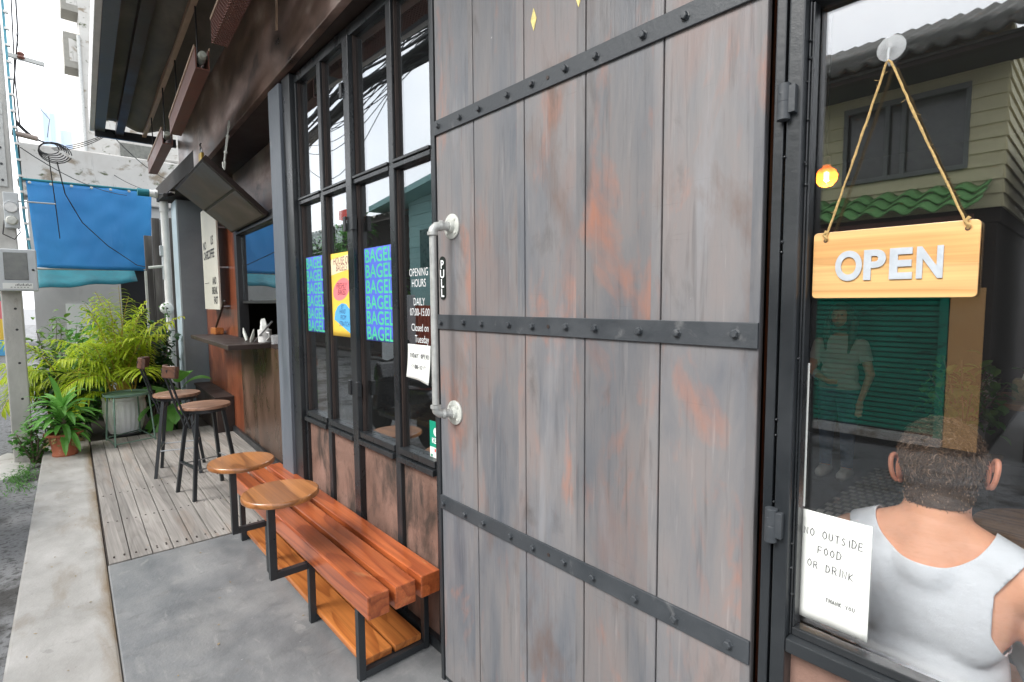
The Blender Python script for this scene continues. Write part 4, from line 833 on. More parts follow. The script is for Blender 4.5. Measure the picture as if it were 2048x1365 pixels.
def bush(name, c, h, r, n, mat, L, W, label, cat, seed, grp=None, flat_=1.0, stemn=9, upb=.3, z0=.15):
    rng = random.Random(seed); c = Vector(c); t = thing(name, c, label, cat, grp); lf = MB(); sm = MB(); tips = []
    for k in range(stemn):
        a = rng.uniform(0, 6.28); rr = r*rng.uniform(.2, .9); hh = h*rng.uniform(.55, 1.0); tip = c+Vector((rr*cos(a), rr*sin(a)*flat_, hh)); tips.append(tip)
        mid = c.lerp(tip, .5)+Vector((rng.uniform(-.05, .05), rng.uniform(-.05, .05), .05)); sm.tube([c+Vector((rng.uniform(-.04, .04), rng.uniform(-.04, .04), 0)), mid, tip], [.012, .008, .003], 6)
    for k in range(n):
        tip = rng.choice(tips); u = rng.uniform(z0, 1.0)**.8; b = c.lerp(tip, u)+Vector((rng.gauss(0, r*.22), rng.gauss(0, r*.22)*flat_, rng.gauss(0, h*.06)))
        a = rng.uniform(0, 6.28); leaf(lf, b, (cos(a), sin(a), rng.uniform(-.4, .9)+upb), L*rng.uniform(.6, 1.2), W*rng.uniform(.7, 1.2), rng.uniform(.3, 1.1), 4, .25, rng.uniform(-.6, .6))
    sm.build('stem', MT['trunk'], t, smooth=True); lf.build('foliage', mat, t); return t
bush('leafy_shrub', (-9.5, -.75, -.17), 1.62, .50, 1100, MT['leaf'], .15, .055, 'tall mid green shrub behind the palms under the teal awning', 'shrub', 21)
bush('dark_shrub', (-8.9, -.12, -.03), 1.55, .34, 620, MT['leafdark'], .16, .07, 'dark green shrub between the white pot and the black boards', 'shrub', 22)
bush('low_shrub', (-8.35, -1.0, -.03), .85, .30, 560, MT['leafdark'], .20, .045, 'low dark strap leaved shrub between the terracotta and white pots', 'shrub', 23)
bush('kerb_weed', (-7.65, -1.33, -.12), .52, .20, 240, MT['leaf'], .07, .045, 'small leafed creeper hanging over the kerb beside the utility pole', 'creeper', 24, z0=.0)
bush('flowering_shrub', (-10.0, -1.08, -.17), 1.55, .42, 760, MT['palm2'], .13, .05, 'light green shrub at the road edge right of the pole', 'shrub', 25)
# broad leaved plant by the pier
bl = Vector((-7.95, .02, -.03)); t = thing('broad_leaf_plant', bl, 'plant with big bright green leaves between the tray table and the pier', 'plant'); lf = MB(); sm = MB(); rng = random.Random(8)
for az, hgt, L, W, el in ((10, .62, .34, .17, 55), (-60, .40, .34, .17, 10), (-30, .50, .30, .15, 35), (60, .55, .28, .14, 50), (-100, .22, .34, .18, -25), (-45, .20, .30, .16, -40), (160, .45, .3, .15, 30), (-80, .50, .26, .13, 40), (-10, .35, .3, .15, 5)):
    a, e = R_(az), R_(el); b = bl+Vector((.10*cos(a), .10*sin(a), hgt)); sm.tube([bl, bl.lerp(b, .5)+Vector((0, 0, .05)), b], [.008, .006, .004], 6); leaf(lf, b, (cos(a)*cos(e), sin(a)*cos(e), sin(e)), L*1.35, W*1.25, .8, 8, .2, rng.uniform(-.5, .5))
sm.build('stem', MT['leafdark'], t, smooth=True); lf.build('foliage', MT['leafbright'], t)
# creeper on the pipe
t = thing('climbing_vine', (-8.7, .0, .5), 'thin green vine climbing the white pipe beside the pier', 'vine'); lf = MB(); sm = MB(); rng = random.Random(9)
pts = [Vector((-8.72+.05*sin(k*1.3), .09+.02*cos(k), .35+k*.085)) for k in range(15)]; sm.tube(pts, .004, 5)
for k in range(80): b = rng.choice(pts)+Vector((rng.gauss(0, .05), rng.gauss(-.03, .02), rng.gauss(0, .04))); a = rng.uniform(0, 6.28); leaf(lf, b, (cos(a), sin(a), rng.uniform(-.5, .6)), .05, .034, .6, 3)
sm.build('stem', MT['leafdark'], t); lf.build('foliage', MT['leaf'], t)
rng = random.Random(15); lt = MB()
for k in range(60):
    x = rng.uniform(-7, -1.6); y = rng.choice((rng.uniform(-1.38, -1.05), rng.uniform(-.98, .02))); a = rng.uniform(0, 6.28); leaf(lt, (x, y, .003 if y > -1 else -.025), (cos(a), sin(a), .08), rng.uniform(.006, .022), rng.uniform(.004, .009), .1, 2)
props(lt.build('leaf_litter', P('dry_leaf_bits', (.30,.23,.13), .9, var=.5, sc=30), None, (-3, -.6, 0)), 'tiny dry leaf bits scattered over slab, deck and kerb', 'leaf litter', kind='stuff')
vs = []; fs = []; nr, na = 8, 36
for i in range(nr+1):
    for k in range(na):
        a = 2*pi*k/na; r = i/nr*(1+.35*noise.noise(Vector((cos(a)*2, sin(a)*2, 1)))); x, y = -7.95+.62*r*cos(a), -1.66+.26*r*sin(a)
        vs.append((x, y, -.175+.03*(1-(i/nr)**2)+.02*(1-i/nr)*noise.noise(Vector((x*14, y*14, 0)))))
for i in range(nr):
    for k in range(na): k2 = (k+1) % na; fs.append((i*na+k, i*na+k2, (i+1)*na+k2, (i+1)*na+k))
struct(MB().add(vs, fs), 'rubble_patch', MT['whitewall'], smooth=True)
rng = random.Random(14); gm = MB()
for k in range(420):
    x = rng.gauss(-7.3, .30); y = -1.47+rng.gauss(0, .07); a = rng.uniform(0, 6.28); leaf(gm, (x, y, -.178), (cos(a)*.6, sin(a)*.6, 1), rng.uniform(.03, .09), .008, .7, 3)
props(gm.build('grass', MT['leaf'], None, (-7.3, -1.46, -.17)), 'tuft of short grass on the road edge beside the kerb', 'grass', kind='stuff')

# ================================================================== FAR END OF THE LANE
t = thing('utility_pole', (-8.05, -1.42, -.18), 'square concrete utility pole with meter box, bolts and clipped conduit', 'utility pole')
pl = MB(); pl.box(-8.13, -7.96, -1.53, -1.362, -.4, 8.5); pl.build('pole', MT['polecon'], t, bevel=.012)
MB().box(-7.9595, -7.945, -1.52, -1.40, 2.86, 3.62).box(-7.9595, -7.94, -1.50, -1.40, 3.62, 3.75).build('bolted_plate', MT['galv'], t, bevel=.004)
m = Matrix.Rotation(R_(90), 3, 'Y')
for z in (2.93, 3.10, 3.27, 3.48):
    MB().lathe([(.013, 0), (.013, .01), (0, .012)], (-7.945, -1.44, z), 6, m).build('bolt', MT['bar'], t)
for z in (1.32, 1.55, .95, .55): MB().lathe([(.013, 0), (0, .0006)], (-7.9598, -1.42, z), 12, m).build('bolt_hole', MT['black'], t)
t2 = thing('meter_box', (-7.93, -1.37, 1.73), 'grey steel meter box with a dark window, strapped low on the utility pole', 'meter box')
MB().box(-7.955, -7.80, -1.56, -1.215, 1.74, 2.19).build('box', MT['meter'], t2, bevel=.012)
MB().box(-7.7995, -7.794, -1.48, -1.29, 1.86, 2.15).build('window', MT['meterglass'], t2, bevel=.015)
MB().lathe([(.05, .0), (.05, .02), (.03, .03), (0, .03)], (-7.826, -1.385, 2.0), 20, m).build('dial', MT['white'], t2)
MB().box(-7.7995, -7.796, -1.50, -1.26, 1.765, 1.825).build('label_plate', MT['paper'], t2)
lm = MB()
for k in range(11): lm.box(-7.7958, -7.7952, -1.40+k*.012, -1.393+k*.012, 1.797, 1.797+.012+.006*(k % 3))
for k in range(6): lm.box(-7.7958, -7.7952, -1.44+k*.026, -1.424+k*.026, 1.778, 1.784)
lm.build('label_print', MT['ink'], t2)
MB().lathe([(.012, 0), (.012, .008), (0, .01)], (-7.80, -1.25, 1.97), 12, m).build('lock', MT['black'], t2)
t2 = thing('electric_meter', (-7.94, -1.39, 2.45), 'round grey electric meter under a cap, above the meter box on the pole', 'meter')
MB().box(-7.958, -7.90, -1.45, -1.325, 2.42, 2.80).build('back_plate', MT['meter'], t2, bevel=.008)
MB().lathe([(.062, 0), (.066, .06), (.055, .085), (0, .09)], (-7.90, -1.39, 2.64), 24, m).build('dial_cover', MT['clear'], t2, smooth=True)
MB().lathe([(.05, 0), (.05, .01), (0, .012)], (-7.90, -1.39, 2.64), 24, m).build('dial', MT['white'], t2)
MB().lathe([(.052, 0), (.04, .05), (0, .055)], (-7.90, -1.39, 2.50), 18, m).build('terminal_cover', MT['castwhite'], t2, smooth=True)
t2 = thing('conduit', (-7.94, -1.33, 2), 'faded blue conduit pipe clipped along the edge of the utility pole', 'conduit')
cp = [Vector((-7.94, -1.335, 8)), Vector((-7.94, -1.334, 4.8)), Vector((-7.94, -1.326, 3.6)), Vector((-7.935, -1.305, 3.1)), Vector((-7.93, -1.29, 2.55)), Vector((-7.93, -1.262, 2.19))]
MB().tube(cp, .012, 10).build('pipe', MT['bluepipe'], t2, smooth=True)
for k in range(24): z = 2.3+k*.17; MB().box(-7.955, -7.915, -1.335+max(0, (3.6-z))*.033, -1.295+max(0, (3.6-z))*.033, z, z+.022).build('clip', MT['white'], t2)
def wires(name, runs, label, cat='cable', r=.006, group=None):
    mb = MB(); c0 = Vector(runs[0][0][0])
    for pts, rr in runs: mb.tube(pts, rr, 6)
    o = mb.build(name, MT['cable'], None, c0, smooth=True); props(o, label, cat, group); return o
def sag(a, b, s, n=16): a, b = Vector(a), Vector(b); return [a.lerp(b, k/n)-Vector((0, 0, s*4*(k/n)*(1-k/n))) for k in range(n+1)]
runs = []
for k in range(5): runs.append((sag((-7.95, -1.30+.0*k, 3.55+.01*k), (-8.0, -1.06, 3.40), .04), .006))
for k in range(6):
    c = Vector((-8.0, -1.04+.01*k, 3.34-.008*k)); r = .085+.012*k
    runs.append(([c+Vector((.03*sin(a*.5+k), r*cos(a*pi/9), r*.75*sin(a*pi/9))) for a in range(18)], .0055))
for k in range(3): runs.append((sag((-8.0, -1.02+.01*k, 3.35-.01*k), (-8.22, -.50, 3.66-.012*k), .03+.008*k), .004))
runs.append((sag((-8.0, -1.05, 3.25), (-8.6, -.99, 2.4), -.05), .005)); runs.append(([Vector(p) for p in ((-8.0, -.98, 3.2), (-8.3, -.92, 2.9), (-8.9, -.75, 2.65), (-9.6, -.45, 2.43), (-10.2, -.05, 2.2), (-10.4, .2, 2.16))], .006))
wires('cable_coil', runs, 'tangled coil of black cables slung between the pole and the canopy corner')
wires('service_wire', [(sag((-8.2, -.45, 3.66), (-12, 1.0, 3.9), .15), .005), (sag((-7.95, -1.28, 3.3), (-12.0, .6, 3.7), .25), .005), (sag((-12, -.1, 3.9), (-8.5, .2, 3.05), .06), .006)], 'thin black wires crossing in front of the stained white wall')
wires('pole_wire', [([Vector((-7.95, -1.30, 8)), Vector((-7.95, -1.22, 5.4)), Vector((-7.95, -1.23, 4.5)), Vector((-7.95, -1.30, 3.9)), Vector((-7.95, -1.29, 3.0)), Vector((-7.95, -1.28, 2.2))], .007), ([Vector((-7.95, -1.27, 8)), Vector((-7.95, -1.26, 5.0)), Vector((-7.95, -1.28, 4.0)), Vector((-7.95, -1.27, 3.55))], .006), ([Vector((-7.95, -1.25, 4.6)), Vector((-7.95, -1.2, 3.9)), Vector((-7.95, -1.02, 3.65)), Vector((-7.95, -1.05, 3.45))], .003), ([Vector((-7.92, -1.45, 2.5)), Vector((-7.9, -1.47, 2.35)), Vector((-7.9, -1.38, 2.3)), Vector((-7.9, -1.33, 2.38)), Vector((-7.92, -1.36, 2.46))], .006)], 'loose black wires hanging down beside the utility pole')
t = thing('line_bracket', (-7.95, -1.3, 4.25), 'short pale bracket arm with a brown insulator high on the pole', 'bracket')
MB().bar((-7.95, -1.33, 4.262), (-7.95, -1.03, 4.235), .03, .045).build('arm', MT['galv'], t, bevel=.004)
MB().lathe([(.02, -.035), (.034, -.02), (.024, 0), (.034, .02), (.02, .035), (0, .036)], (-7.93, -1.22, 4.27), 14).build('insulator', MT['brown'], t, smooth=True)
t = thing('lower_bracket', (-7.95, -1.3, 3.4), 'short dark spool bracket where the coiled cables meet the pole', 'bracket')
MB().tube([(-7.96, -1.34, 3.45), (-7.96, -1.13, 3.42)], .028, 12).build('spool', P('weathered_insulator', (.3,.25,.22), .6, var=.3), t, smooth=True)
t = thing('tarp_rod', (-7.95, -1.3, 2.72), 'thin steel rod sticking out of the pole across the blue tarp', 'rod'); MB().tube([(-7.93, -1.36, 2.715), (-7.93, -1.02, 2.72)], .008, 8).build('rod', MT['galv'], t)
# blue tarp
t = thing('blue_tarp', (-10.5, -.5, 2.1), 'rectangular bright blue tarpaulin hung flat above the plants', 'tarp')
vs = []; fs = []; n1, n2 = 30, 20
for i in range(n1+1):
    for j in range(n2+1):
        u, v = i/n1, j/n2
        y = -1.28+1.52*u-(.065*(1-v))*(u*1.0)+.055*(1-v)*(1-u); z = 3.392+.033*u+(v-1)*(1.262+.04*u)
        vs.append((-10.5+.010*sin(u*9+v*2)*(1-v)+.012*noise.noise(Vector((u*7, v*7, 0)))+.05*(1-v)**3*sin(u*3), y, z))
for i in range(n1):
    for j in range(n2): a = i*(n2+1)+j; fs.append((a, a+1, a+n2+2, a+n2+1))
o = MB().add(vs, fs).build('cloth', MT['tarp'], t, smooth=True); md = o.modifiers.new('t', 'SOLIDIFY'); md.thickness = .006
for k in range(7): MB().lathe([(.012, -.004), (.02, 0), (.012, .004)], (-10.46, -1.24+k*.235, 3.355+.005*k), 12, Matrix.Rotation(R_(90), 3, 'Y')).build('eyelet', MT['galv'], t)
MB().tube([(-10.49, -1.25, 2.118), (-10.49, .36, 2.15)], .018, 10).build('bottom_rail', MT['galv'], t)
MB().tube([(-10.51, -1.34, 3.40), (-10.51, .22, 3.42)], .02, 10).build('top_rail', MT['teal'], t)
t = thing('teal_awning', (-11, -.6, 1.9), 'teal cloth awning sloping below the blue tarp', 'awning')
vs = []; fs = []
for i in range(13):
    for j in range(5):
        u, v = i/12, j/4; vs.append((-10.85-.7*v, -1.30+1.32*u-.02*v, 1.83+.13*u+.45*v+.015*sin(u*14)))
for i in range(12):
    for j in range(4): a = i*5+j; fs.append((a, a+1, a+6, a+5))
o = MB().add(vs, fs).build('cloth', MT['teal'], t, smooth=True); md = o.modifiers.new('t', 'SOLIDIFY'); md.thickness = .008
# neighbour building with stained parapet
t = thing('neighbour_building', (-12.3, .3, -.17), 'low neighbouring building with a stained white parapet above the blue tarp', 'building')
MB().box(-12.6, -12.0, -1.36, 4.0, 3.40, 4.26).box(-12.65, -11.96, -1.40, 4.0, 3.62, 3.66).build('parapet', MT['whitewall'], t, bevel=.02)
MB().box(-12.6, -12.1, -1.30, -.10, -.3, 3.399).box(-12.6, -12.1, .55, 4.0, -.3, 3.399).box(-12.6, -12.1, -.10, .5499, 2.3, 3.399).build('wall', MT['palewall'], t)
MB().box(-12.5, -12.3, -.10, .5499, -.3, 2.299).build('doorway', MT['black'], t)
MB().box(-12.095, -12.07, -.9, -.55, .9, 1.6).build('sign_plate', MT['paper'], t)
wb = thing('board_wall', (-10.1, .25, -.1), 'weathered black and grey board fence beside the white pipe', 'fence')
g = MB()
for k in range(6): g.box(-10.05, -10.01, .04+k*.11, .143+k*.11, -.1, 2.95-.02*(k % 3)-.30*(k == 0))
g.build('boards', MT['greywood'], wb, bevel=.003)
MB().box(-10.03, -9.98, .02, .05, -.1, 2.1).build('post', MT['castwhite'], wb)
t = thing('down_pipe', (-9.4, .3, 0), 'thick white water pipe down the pier with an elbow to the tarp', 'pipe')
MB().tube([(-9.4, .235, -.03), (-9.4, .235, 3.10), (-9.4, .225, 3.16), (-9.4, .17, 3.20), (-9.4, .02, 3.205)], .052, 18).build('pipe', MT['white'], t, smooth=True)
MB().tube([(-9.4, .235, 2.95), (-9.4, .235, 3.08)], .06, 18).tube([(-9.4, .12, 3.2), (-9.4, .17, 3.2)], .06, 18).build('collar', MT['white'], t, smooth=True)
MB().tube([(-9.4, .06, 3.205), (-9.4, -.08, 3.205)], .054, 16).build('teal_tape', MT['teal'], t)
t = thing('junction_box', (-9.45, .2, 1.5), 'small round white junction box on the pipe above the vine', 'junction box')
MB().lathe([(.085, -.04), (.09, .0), (.08, .03), (.05, .05), (0, .05)], (-9.33, .19, 1.52), 24, m).build('cover', MT['white'], t, smooth=True)
MB().lathe([(.012, 0), (0, .002)], (-9.279, .19, 1.52), 10, m).build('knockout', MT['black'], t)
t = thing('water_valve', (-9.45, .22, 2.2), 'small grey and brown tap fitting on the wall beside the pipe', 'tap')
MB().tube([(-9.4, .2, 2.35), (-9.4, .2, 1.95)], .03, 10).box(-9.44, -9.37, .15, .23, 2.30, 2.45).build('body', MT['meter'], t, bevel=.005); MB().tube([(-9.4, .2, 2.15), (-9.4, .0, 2.12)], .02, 8).build('spout', MT['castwhite'], t)
# buildings behind
t = thing('white_house', (-22, 1.5, 0), 'white multi storey building rising behind the canopy with box window hoods', 'building')
MB().box(-30, -22, .42, 12, -.3, 6.05).box(-30, -22.0, .14, 12, 6.0501, 14).build('wall', MT['whitewall'], t)
for z0, z1 in ((9.0, 10.05), (10.72, 11.8)):
    g = MB(); g.box(-22.8, -22.001, -.27, .30, z0, z1); g.build('window_hood', P('window_hood_grey', (.26,.25,.22), .7), t)
    MB().box(-22.7, -21.997, -.14, .26, z0+.2, z1-.18).build('hood_panel', MT['whitewall'], t)
MB().tube([(-21.96, .10, 5.5), (-21.96, .10, 10)], .05, 8).build('drain_pipe', MT['galv'], t)
MB().box(-22.02, -21.95, 1.0, 1.9, 6.1, 6.9).build('window', MT['meterglass'], t)
t = thing('air_conditioner', (-19, .9, 6.0), 'old grey outdoor unit half hidden above the stained wall', 'air conditioner')
MB().box(-14.3, -13.9, .95, 1.35, 4.3, 4.75).build('casing', P('dusty_casing', (.3,.29,.27), .7, var=.2), t, bevel=.02); MB().lathe([(.17, 0), (.17, .02), (0, .03)], (-13.9, 1.15, 4.52), 20, m).build('fan_grille', MT['black'], t)
for i, (x, y0, y1, h, lb) in enumerate(((-150, .6, 3.6, 44.5, 'taller tower on the skyline, distance haze painted into its pale blue'), (-152, 3.0, 9.5, 39, 'wider tower in the same haze tint, lower and to the right of the taller one'))):
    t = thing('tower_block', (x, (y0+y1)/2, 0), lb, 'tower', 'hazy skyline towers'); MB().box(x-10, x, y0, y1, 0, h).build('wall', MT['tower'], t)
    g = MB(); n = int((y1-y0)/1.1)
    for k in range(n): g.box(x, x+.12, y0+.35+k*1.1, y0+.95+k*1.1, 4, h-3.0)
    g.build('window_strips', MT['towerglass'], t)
t = thing('street_banner', (-14, -1.85, .4), 'colourful purple, yellow and blue banner far down the lane by the pole', 'banner')
for (z0, z1, mt) in ((1.32, 1.66, MT['pink']), (.92, 1.3195, MT['yellow']), (.62, .9195, MT['cyan'])): MB().box(-14.05, -14.0, -2.1, -1.70, z0, z1).build('panel', mt, t)
MB().box(-14.04, -14.01, -1.75, -1.70, -.17, .6195).build('post', MT['stickgreen'], t)
t = thing('lane_wall', (-26, -3.5, 0), 'pale low building far down the lane behind the banner', 'building')
MB().box(-34, -26, -5.5, -1.9, -.3, 2.5).build('wall', MT['ground'], t); MB().box(-26.0, -25.9, -3.4, -2.3, -.17, 2.0).build('doorway', MT['sage'], t)

# ================================================================== ACROSS THE LANE (seen in the window glass)
HY = -6.3
t = thing('yellow_house', (-4, -6.3, 0), 'yellow boarded house across the lane mirrored in the right window, green roller shutter below', 'house')
g = MB()
for k in range(13):
    z = 2.55+k*.145
    for (a, b) in ((-8.0, -2.27), (-2.27, -1.15), (-1.15, -.82)):
        if (a, b) == (-2.27, -1.15) and 3.0 < z+.07 < 3.86: continue
        g.add([(a, HY, z), (b, HY, z), (b, HY+.028, z), (a, HY+.028, z), (a, HY, z+.145), (b, HY, z+.145), (b, HY+.006, z+.145), (a, HY+.006, z+.145)], [(0,3,2,1),(4,5,6,7),(0,1,5,4),(1,2,6,5),(2,3,7,6),(3,0,4,7)])
    g.add([(-.82, HY, z), (-.82, HY-5, z), (-.795, HY-5, z), (-.795, HY, z), (-.82, HY, z+.145), (-.82, HY-5, z+.145), (-.815, HY-5, z+.145), (-.815, HY, z+.145)], [(0,3,2,1),(4,5,6,7),(0,1,5,4),(1,2,6,5),(2,3,7,6),(3,0,4,7)])
g.build('siding', MT['siding'], t)
MB().box(-8.0, -.83, HY-5, HY-.05, 2.4, 4.5).build('upper_wall', MT['darktimber'], t)
wn = MB(); wn.box(-2.31, -1.11, HY, HY+.05, 2.99, 3.04).box(-2.31, -1.11, HY, HY+.05, 3.84, 3.90)
for x in (-2.31, -1.88, -1.72, -1.15): wn.box(x, x+.04, HY, HY+.045, 3.0401, 3.8399)
wn.build('window', P('greyed_window_trim', (.20,.21,.20), .7), t); MB().box(-2.27, -1.15, HY-.049, HY-.03, 3.04, 3.84).build('pane', MT['meterglass'], t)
def corrug(mb, x0, x1, ya, za, yb, zb, wl=.2, amp=.035, steps=1, n=8, lap=.03):
    nx = int((x1-x0)/wl*n)
    for s in range(steps):
        u0, u1 = s/steps, (s+1)/steps; vs = []; fs = []
        for i in range(nx+1):
            x = x0+(x1-x0)*i/nx; w_ = amp*sin(2*pi*(x-x0)/wl)
            for u, e in ((u0, 0), (u1+.06, lap)): vs.append((x, ya+(yb-ya)*min(1.05, u), za+(zb-za)*min(1.05, u)+w_+e*1.0+(steps-s)*.0))
        for i in range(nx): a = i*2; fs.append((a, a+1, a+3, a+2))
        mb.add(vs, fs)
g = MB(); corrug(g, -8.2, -.60, HY+.7+.15, 4.10, HY-2.5, 5.6, .19, .03, 1); o = g.build('roof', MT['roofdark'], t, smooth=True); o.modifiers.new('t', 'SOLIDIFY').thickness = .03
MB().box(-8.2, -.60, HY+.0, HY+.78, 4.02, 4.05).build('eave_soffit', MT['roofdark'], t); MB().box(-8.2, -.58, HY+.62, HY+.75, 3.98, 4.0199).build('eave_board', MT['darktimber'], t)
g = MB(); corrug(g, -8.0, -.90, HY+.02, 2.80, HY+.78, 2.46, .235, .032, 3, 10, .04); o = g.build('awning_roof', MT['greenroof'], t, smooth=True); o.modifiers.new('t', 'SOLIDIFY').thickness = -.02
MB().box(-8.0, -.95, HY+.62, HY+.68, 2.32, 2.42).build('awning_beam', MT['brown'], t)
MB().box(-2.9, -1.28, HY-.02, HY-.005, -.0, 2.35).build('shutter_backing', MT['black'], t)
sh = MB(); k = 0
while k*.062 < 2.28:
    z = .02+k*.062; sh.add([(-2.9, HY, z), (-1.28, HY, z), (-1.28, HY+.022, z+.012), (-2.9, HY+.022, z+.012), (-2.9, HY+.022, z+.046), (-1.28, HY+.022, z+.046), (-1.28, HY, z+.056), (-2.9, HY, z+.056)], [(0,1,2,3),(3,2,5,4),(4,5,6,7)]); k += 1
sh.build('roller_shutter', MT['shutter'], t)
MB().box(-1.279, -1.20, HY, HY+.05, -.02, 2.4).build('shutter_guide', MT['shutter'], t)
MB().box(-8.0, -1.20, HY-.02, HY+.14, -.09, -.0).build('doorstep', MT['whitewall'], t)
MB().box(-1.19, -.90, HY-.01, HY+.03, -.1, 1.70).build('ochre_wall', MT['orangewall'], t)
MB().box(-8.0, -2.91, HY-.05, HY+.0, .001, 2.39).build('lower_wall', MT['redpanel'], t)
MB().box(-8.0, -.85, HY-5, HY-.055, -.1, 2.39).build('ground_floor', MT['darktimber'], t)
t = thing('dark_house', (1.5, -6.6, 0), 'dark timber house right of the yellow one, mirrored at the right edge of the window', 'house')
MB().box(-.55, 5, -9, -6.5, -.17, 3.3).build('wall', MT['darktimber'], t)
g = MB(); vs = []; fs = []
for i in range(13):
    a = pi*i/12
    for (y, r) in ((-6.5, .36), (-6.0, .42)): vs.append((-.15-r*cos(a)*1.0, y, 2.65+r*sin(a)))
for i in range(12): q_ = i*2; fs.append((q_, q_+1, q_+3, q_+2))
g.add(vs, fs); o = g.build('arched_awning', MT['galv'], t, smooth=True); o.modifiers.new('t', 'SOLIDIFY').thickness = .02
t = thing('teal_house', (-12.3, -6.5, 0), 'teal boarded gable house mirrored in the fourth window pane', 'house')
g = MB()
for k in range(26):
    z = .6+k*.145; g.box(-13.0, -9.2, -6.32+.0, -6.30+.01*(k % 2), z, z+.14)
    g.box(-13.02, -13.0, -10, -6.33, z, z+.14)
g.build('siding', MT['tealsiding'], t); MB().box(-12.98, -9.2, -10, -6.33, -.1, 4.5).build('wall', MT['tealsiding'], t)
g = MB(); g.add([(-14.2, -5.7, 4.15), (-8.6, -5.7, 4.75), (-8.6, -10.5, 4.75), (-14.2, -10.5, 4.15), (-14.2, -5.7, 4.3), (-8.6, -5.7, 4.9), (-8.6, -10.5, 4.9), (-14.2, -10.5, 4.3)], [(0,3,2,1),(4,5,6,7),(0,1,5,4),(1,2,6,5),(2,3,7,6),(3,0,4,7)]); g.build('roof', MT['tealsiding'], t)
MB().box(-12.4, -11.7, -6.30, -6.26, 2.5, 3.5).build('window', P('teal_trim_window', (.05,.12,.12), .3), t)
t = thing('shed', (-20, -7.5, 0), 'long low shed with grey corrugated roof mirrored in the left window panes', 'shed')
g = MB(); corrug(g, -34, -13.3, -5.9, 4.05, -9.5, 5.0, .3, .04, 1, 6); g.build('roof', MT['rooftile'], t, smooth=True); MB().box(-34, -13.3, -9.5, -6.6, -.1, 4.1).build('wall', MT['darktimber'], t)
MB().box(-19.2, -18.6, -7.2, -7.0, 4.62, 4.95).build('roof_tank', MT['red'], t)
t = thing('red_fence', (-9.6, -5.2, 0), 'rusty red sheet metal fence mirrored behind the opening hours lettering', 'fence')
g = MB(); g.box(-12.6, -8.3, -5.3, -5.26, -.1, 1.5)
for k in range(28): g.box(-12.55+k*.15, -12.50+k*.15, -5.259, -5.235, -.1, 1.49)
g.build('panels', MT['redpanel'], t)
MB().box(-11.7, -10.95, -5.2, -4.7, -.17, 1.75).build('grey_cabinet', MT['meter'], None, (-10.2, -5, 0)); props(list(COL.objects)[-1], 'grey upright cabinet mirrored beside the opening hours lettering', 'cabinet')
def tree(c, h, r, seed, label, n=900, mat='leaf'):
    rng = random.Random(seed); c = Vector(c); t = thing('tree', c, label, 'tree', 'trees across the lane'); tr = MB(); lf = MB()
    tr.tube([c, c+Vector((.1, 0, h*.3)), c+Vector((0, .1, h*.55))], [.14, .11, .07], 8); cl = []
    for k in range(9):
        a = rng.uniform(0, 6.28); rr = r*rng.uniform(.2, .9); p = c+Vector((rr*cos(a), rr*sin(a), h*rng.uniform(.55, .98))); cl.append((p, r*rng.uniform(.28, .5))); tr.tube([c+Vector((0, .05, h*.45)), c.lerp(p, .7)+Vector((0, 0, .2)), p], [.06, .04, .015], 6)
    for k in range(n):
        p, q_ = rng.choice(cl); d = Vector((rng.gauss(0, 1), rng.gauss(0, 1), rng.gauss(0, .8))); d = d.normalized()*q_*rng.uniform(.5, 1.0); leaf(lf, p+d, (d.x, d.y, d.z+.1), .20, .10, .6, 2)
    tr.build('trunk', MT['trunk'], t, smooth=True); lf.build('crown', MT[mat], t)
tree((-14.5, -5.6, -.17), 4.0, 1.2, 31, 'round green tree mirrored in the third pane above the blue poster')
tree((-17.2, -5.7, -.17), 3.9, 1.3, 32, 'green tree mirrored in the second pane above the yellow poster')
tree((-20.5, -5.6, -.17), 4.2, 1.3, 33, 'green tree mirrored in the first pane above the farthest poster')
tree((-24.5, -5.2, -.17), 4.6, 1.8, 34, 'dark tree farther down the lane past the shed', 700, 'leafdark')
runs = []; rng = random.Random(41)
for k in range(26):
    oy, oz = (rng.gauss(0, .07), rng.gauss(0, .08)) if k < 20 else (.45+rng.gauss(0, .05), -.1+rng.gauss(0, .05)); mid = [Vector((-1+u*-23, -2.55-.045*u*23+oy*(1+.4*sin(u*9+k)), 5.35+oz*(1+.5*sin(u*14+k*2))-.25*sin(pi*((u*3) % 1)))) for u in [i/40 for i in range(41)]]; runs.append((mid, rng.uniform(.010, .026)))
bundle_runs = list(runs)
wires('cable_bundle', bundle_runs, 'thick bundle of black cables above the lane, mirrored across the upper panes')
for k in range(14):
    oy, oz = rng.gauss(0, .22), rng.gauss(-.1, .22); runs.append(([Vector((-1+u*-23, -2.55-.045*u*23+oy*(1+.9*sin(u*17+k)), 5.2+oz*(1+.9*sin(u*21+k*2))-.35*abs(sin(pi*u*4)))) for u in [i/60 for i in range(61)]], .007))
wires('drooping_wire', runs[-14:], 'loose thin wires drooping round the thick cable bundle, mirrored in the upper panes')
runs = []
for k in range(7): runs.append((sag((6, -4.2-.25*k, 7.2+.3*k), (-34, -5.5-.5*k, 7.5+.9*k), .3), .013))
wires('overhead_wire', runs, 'separate thin wires above the lane, mirrored against the sky')
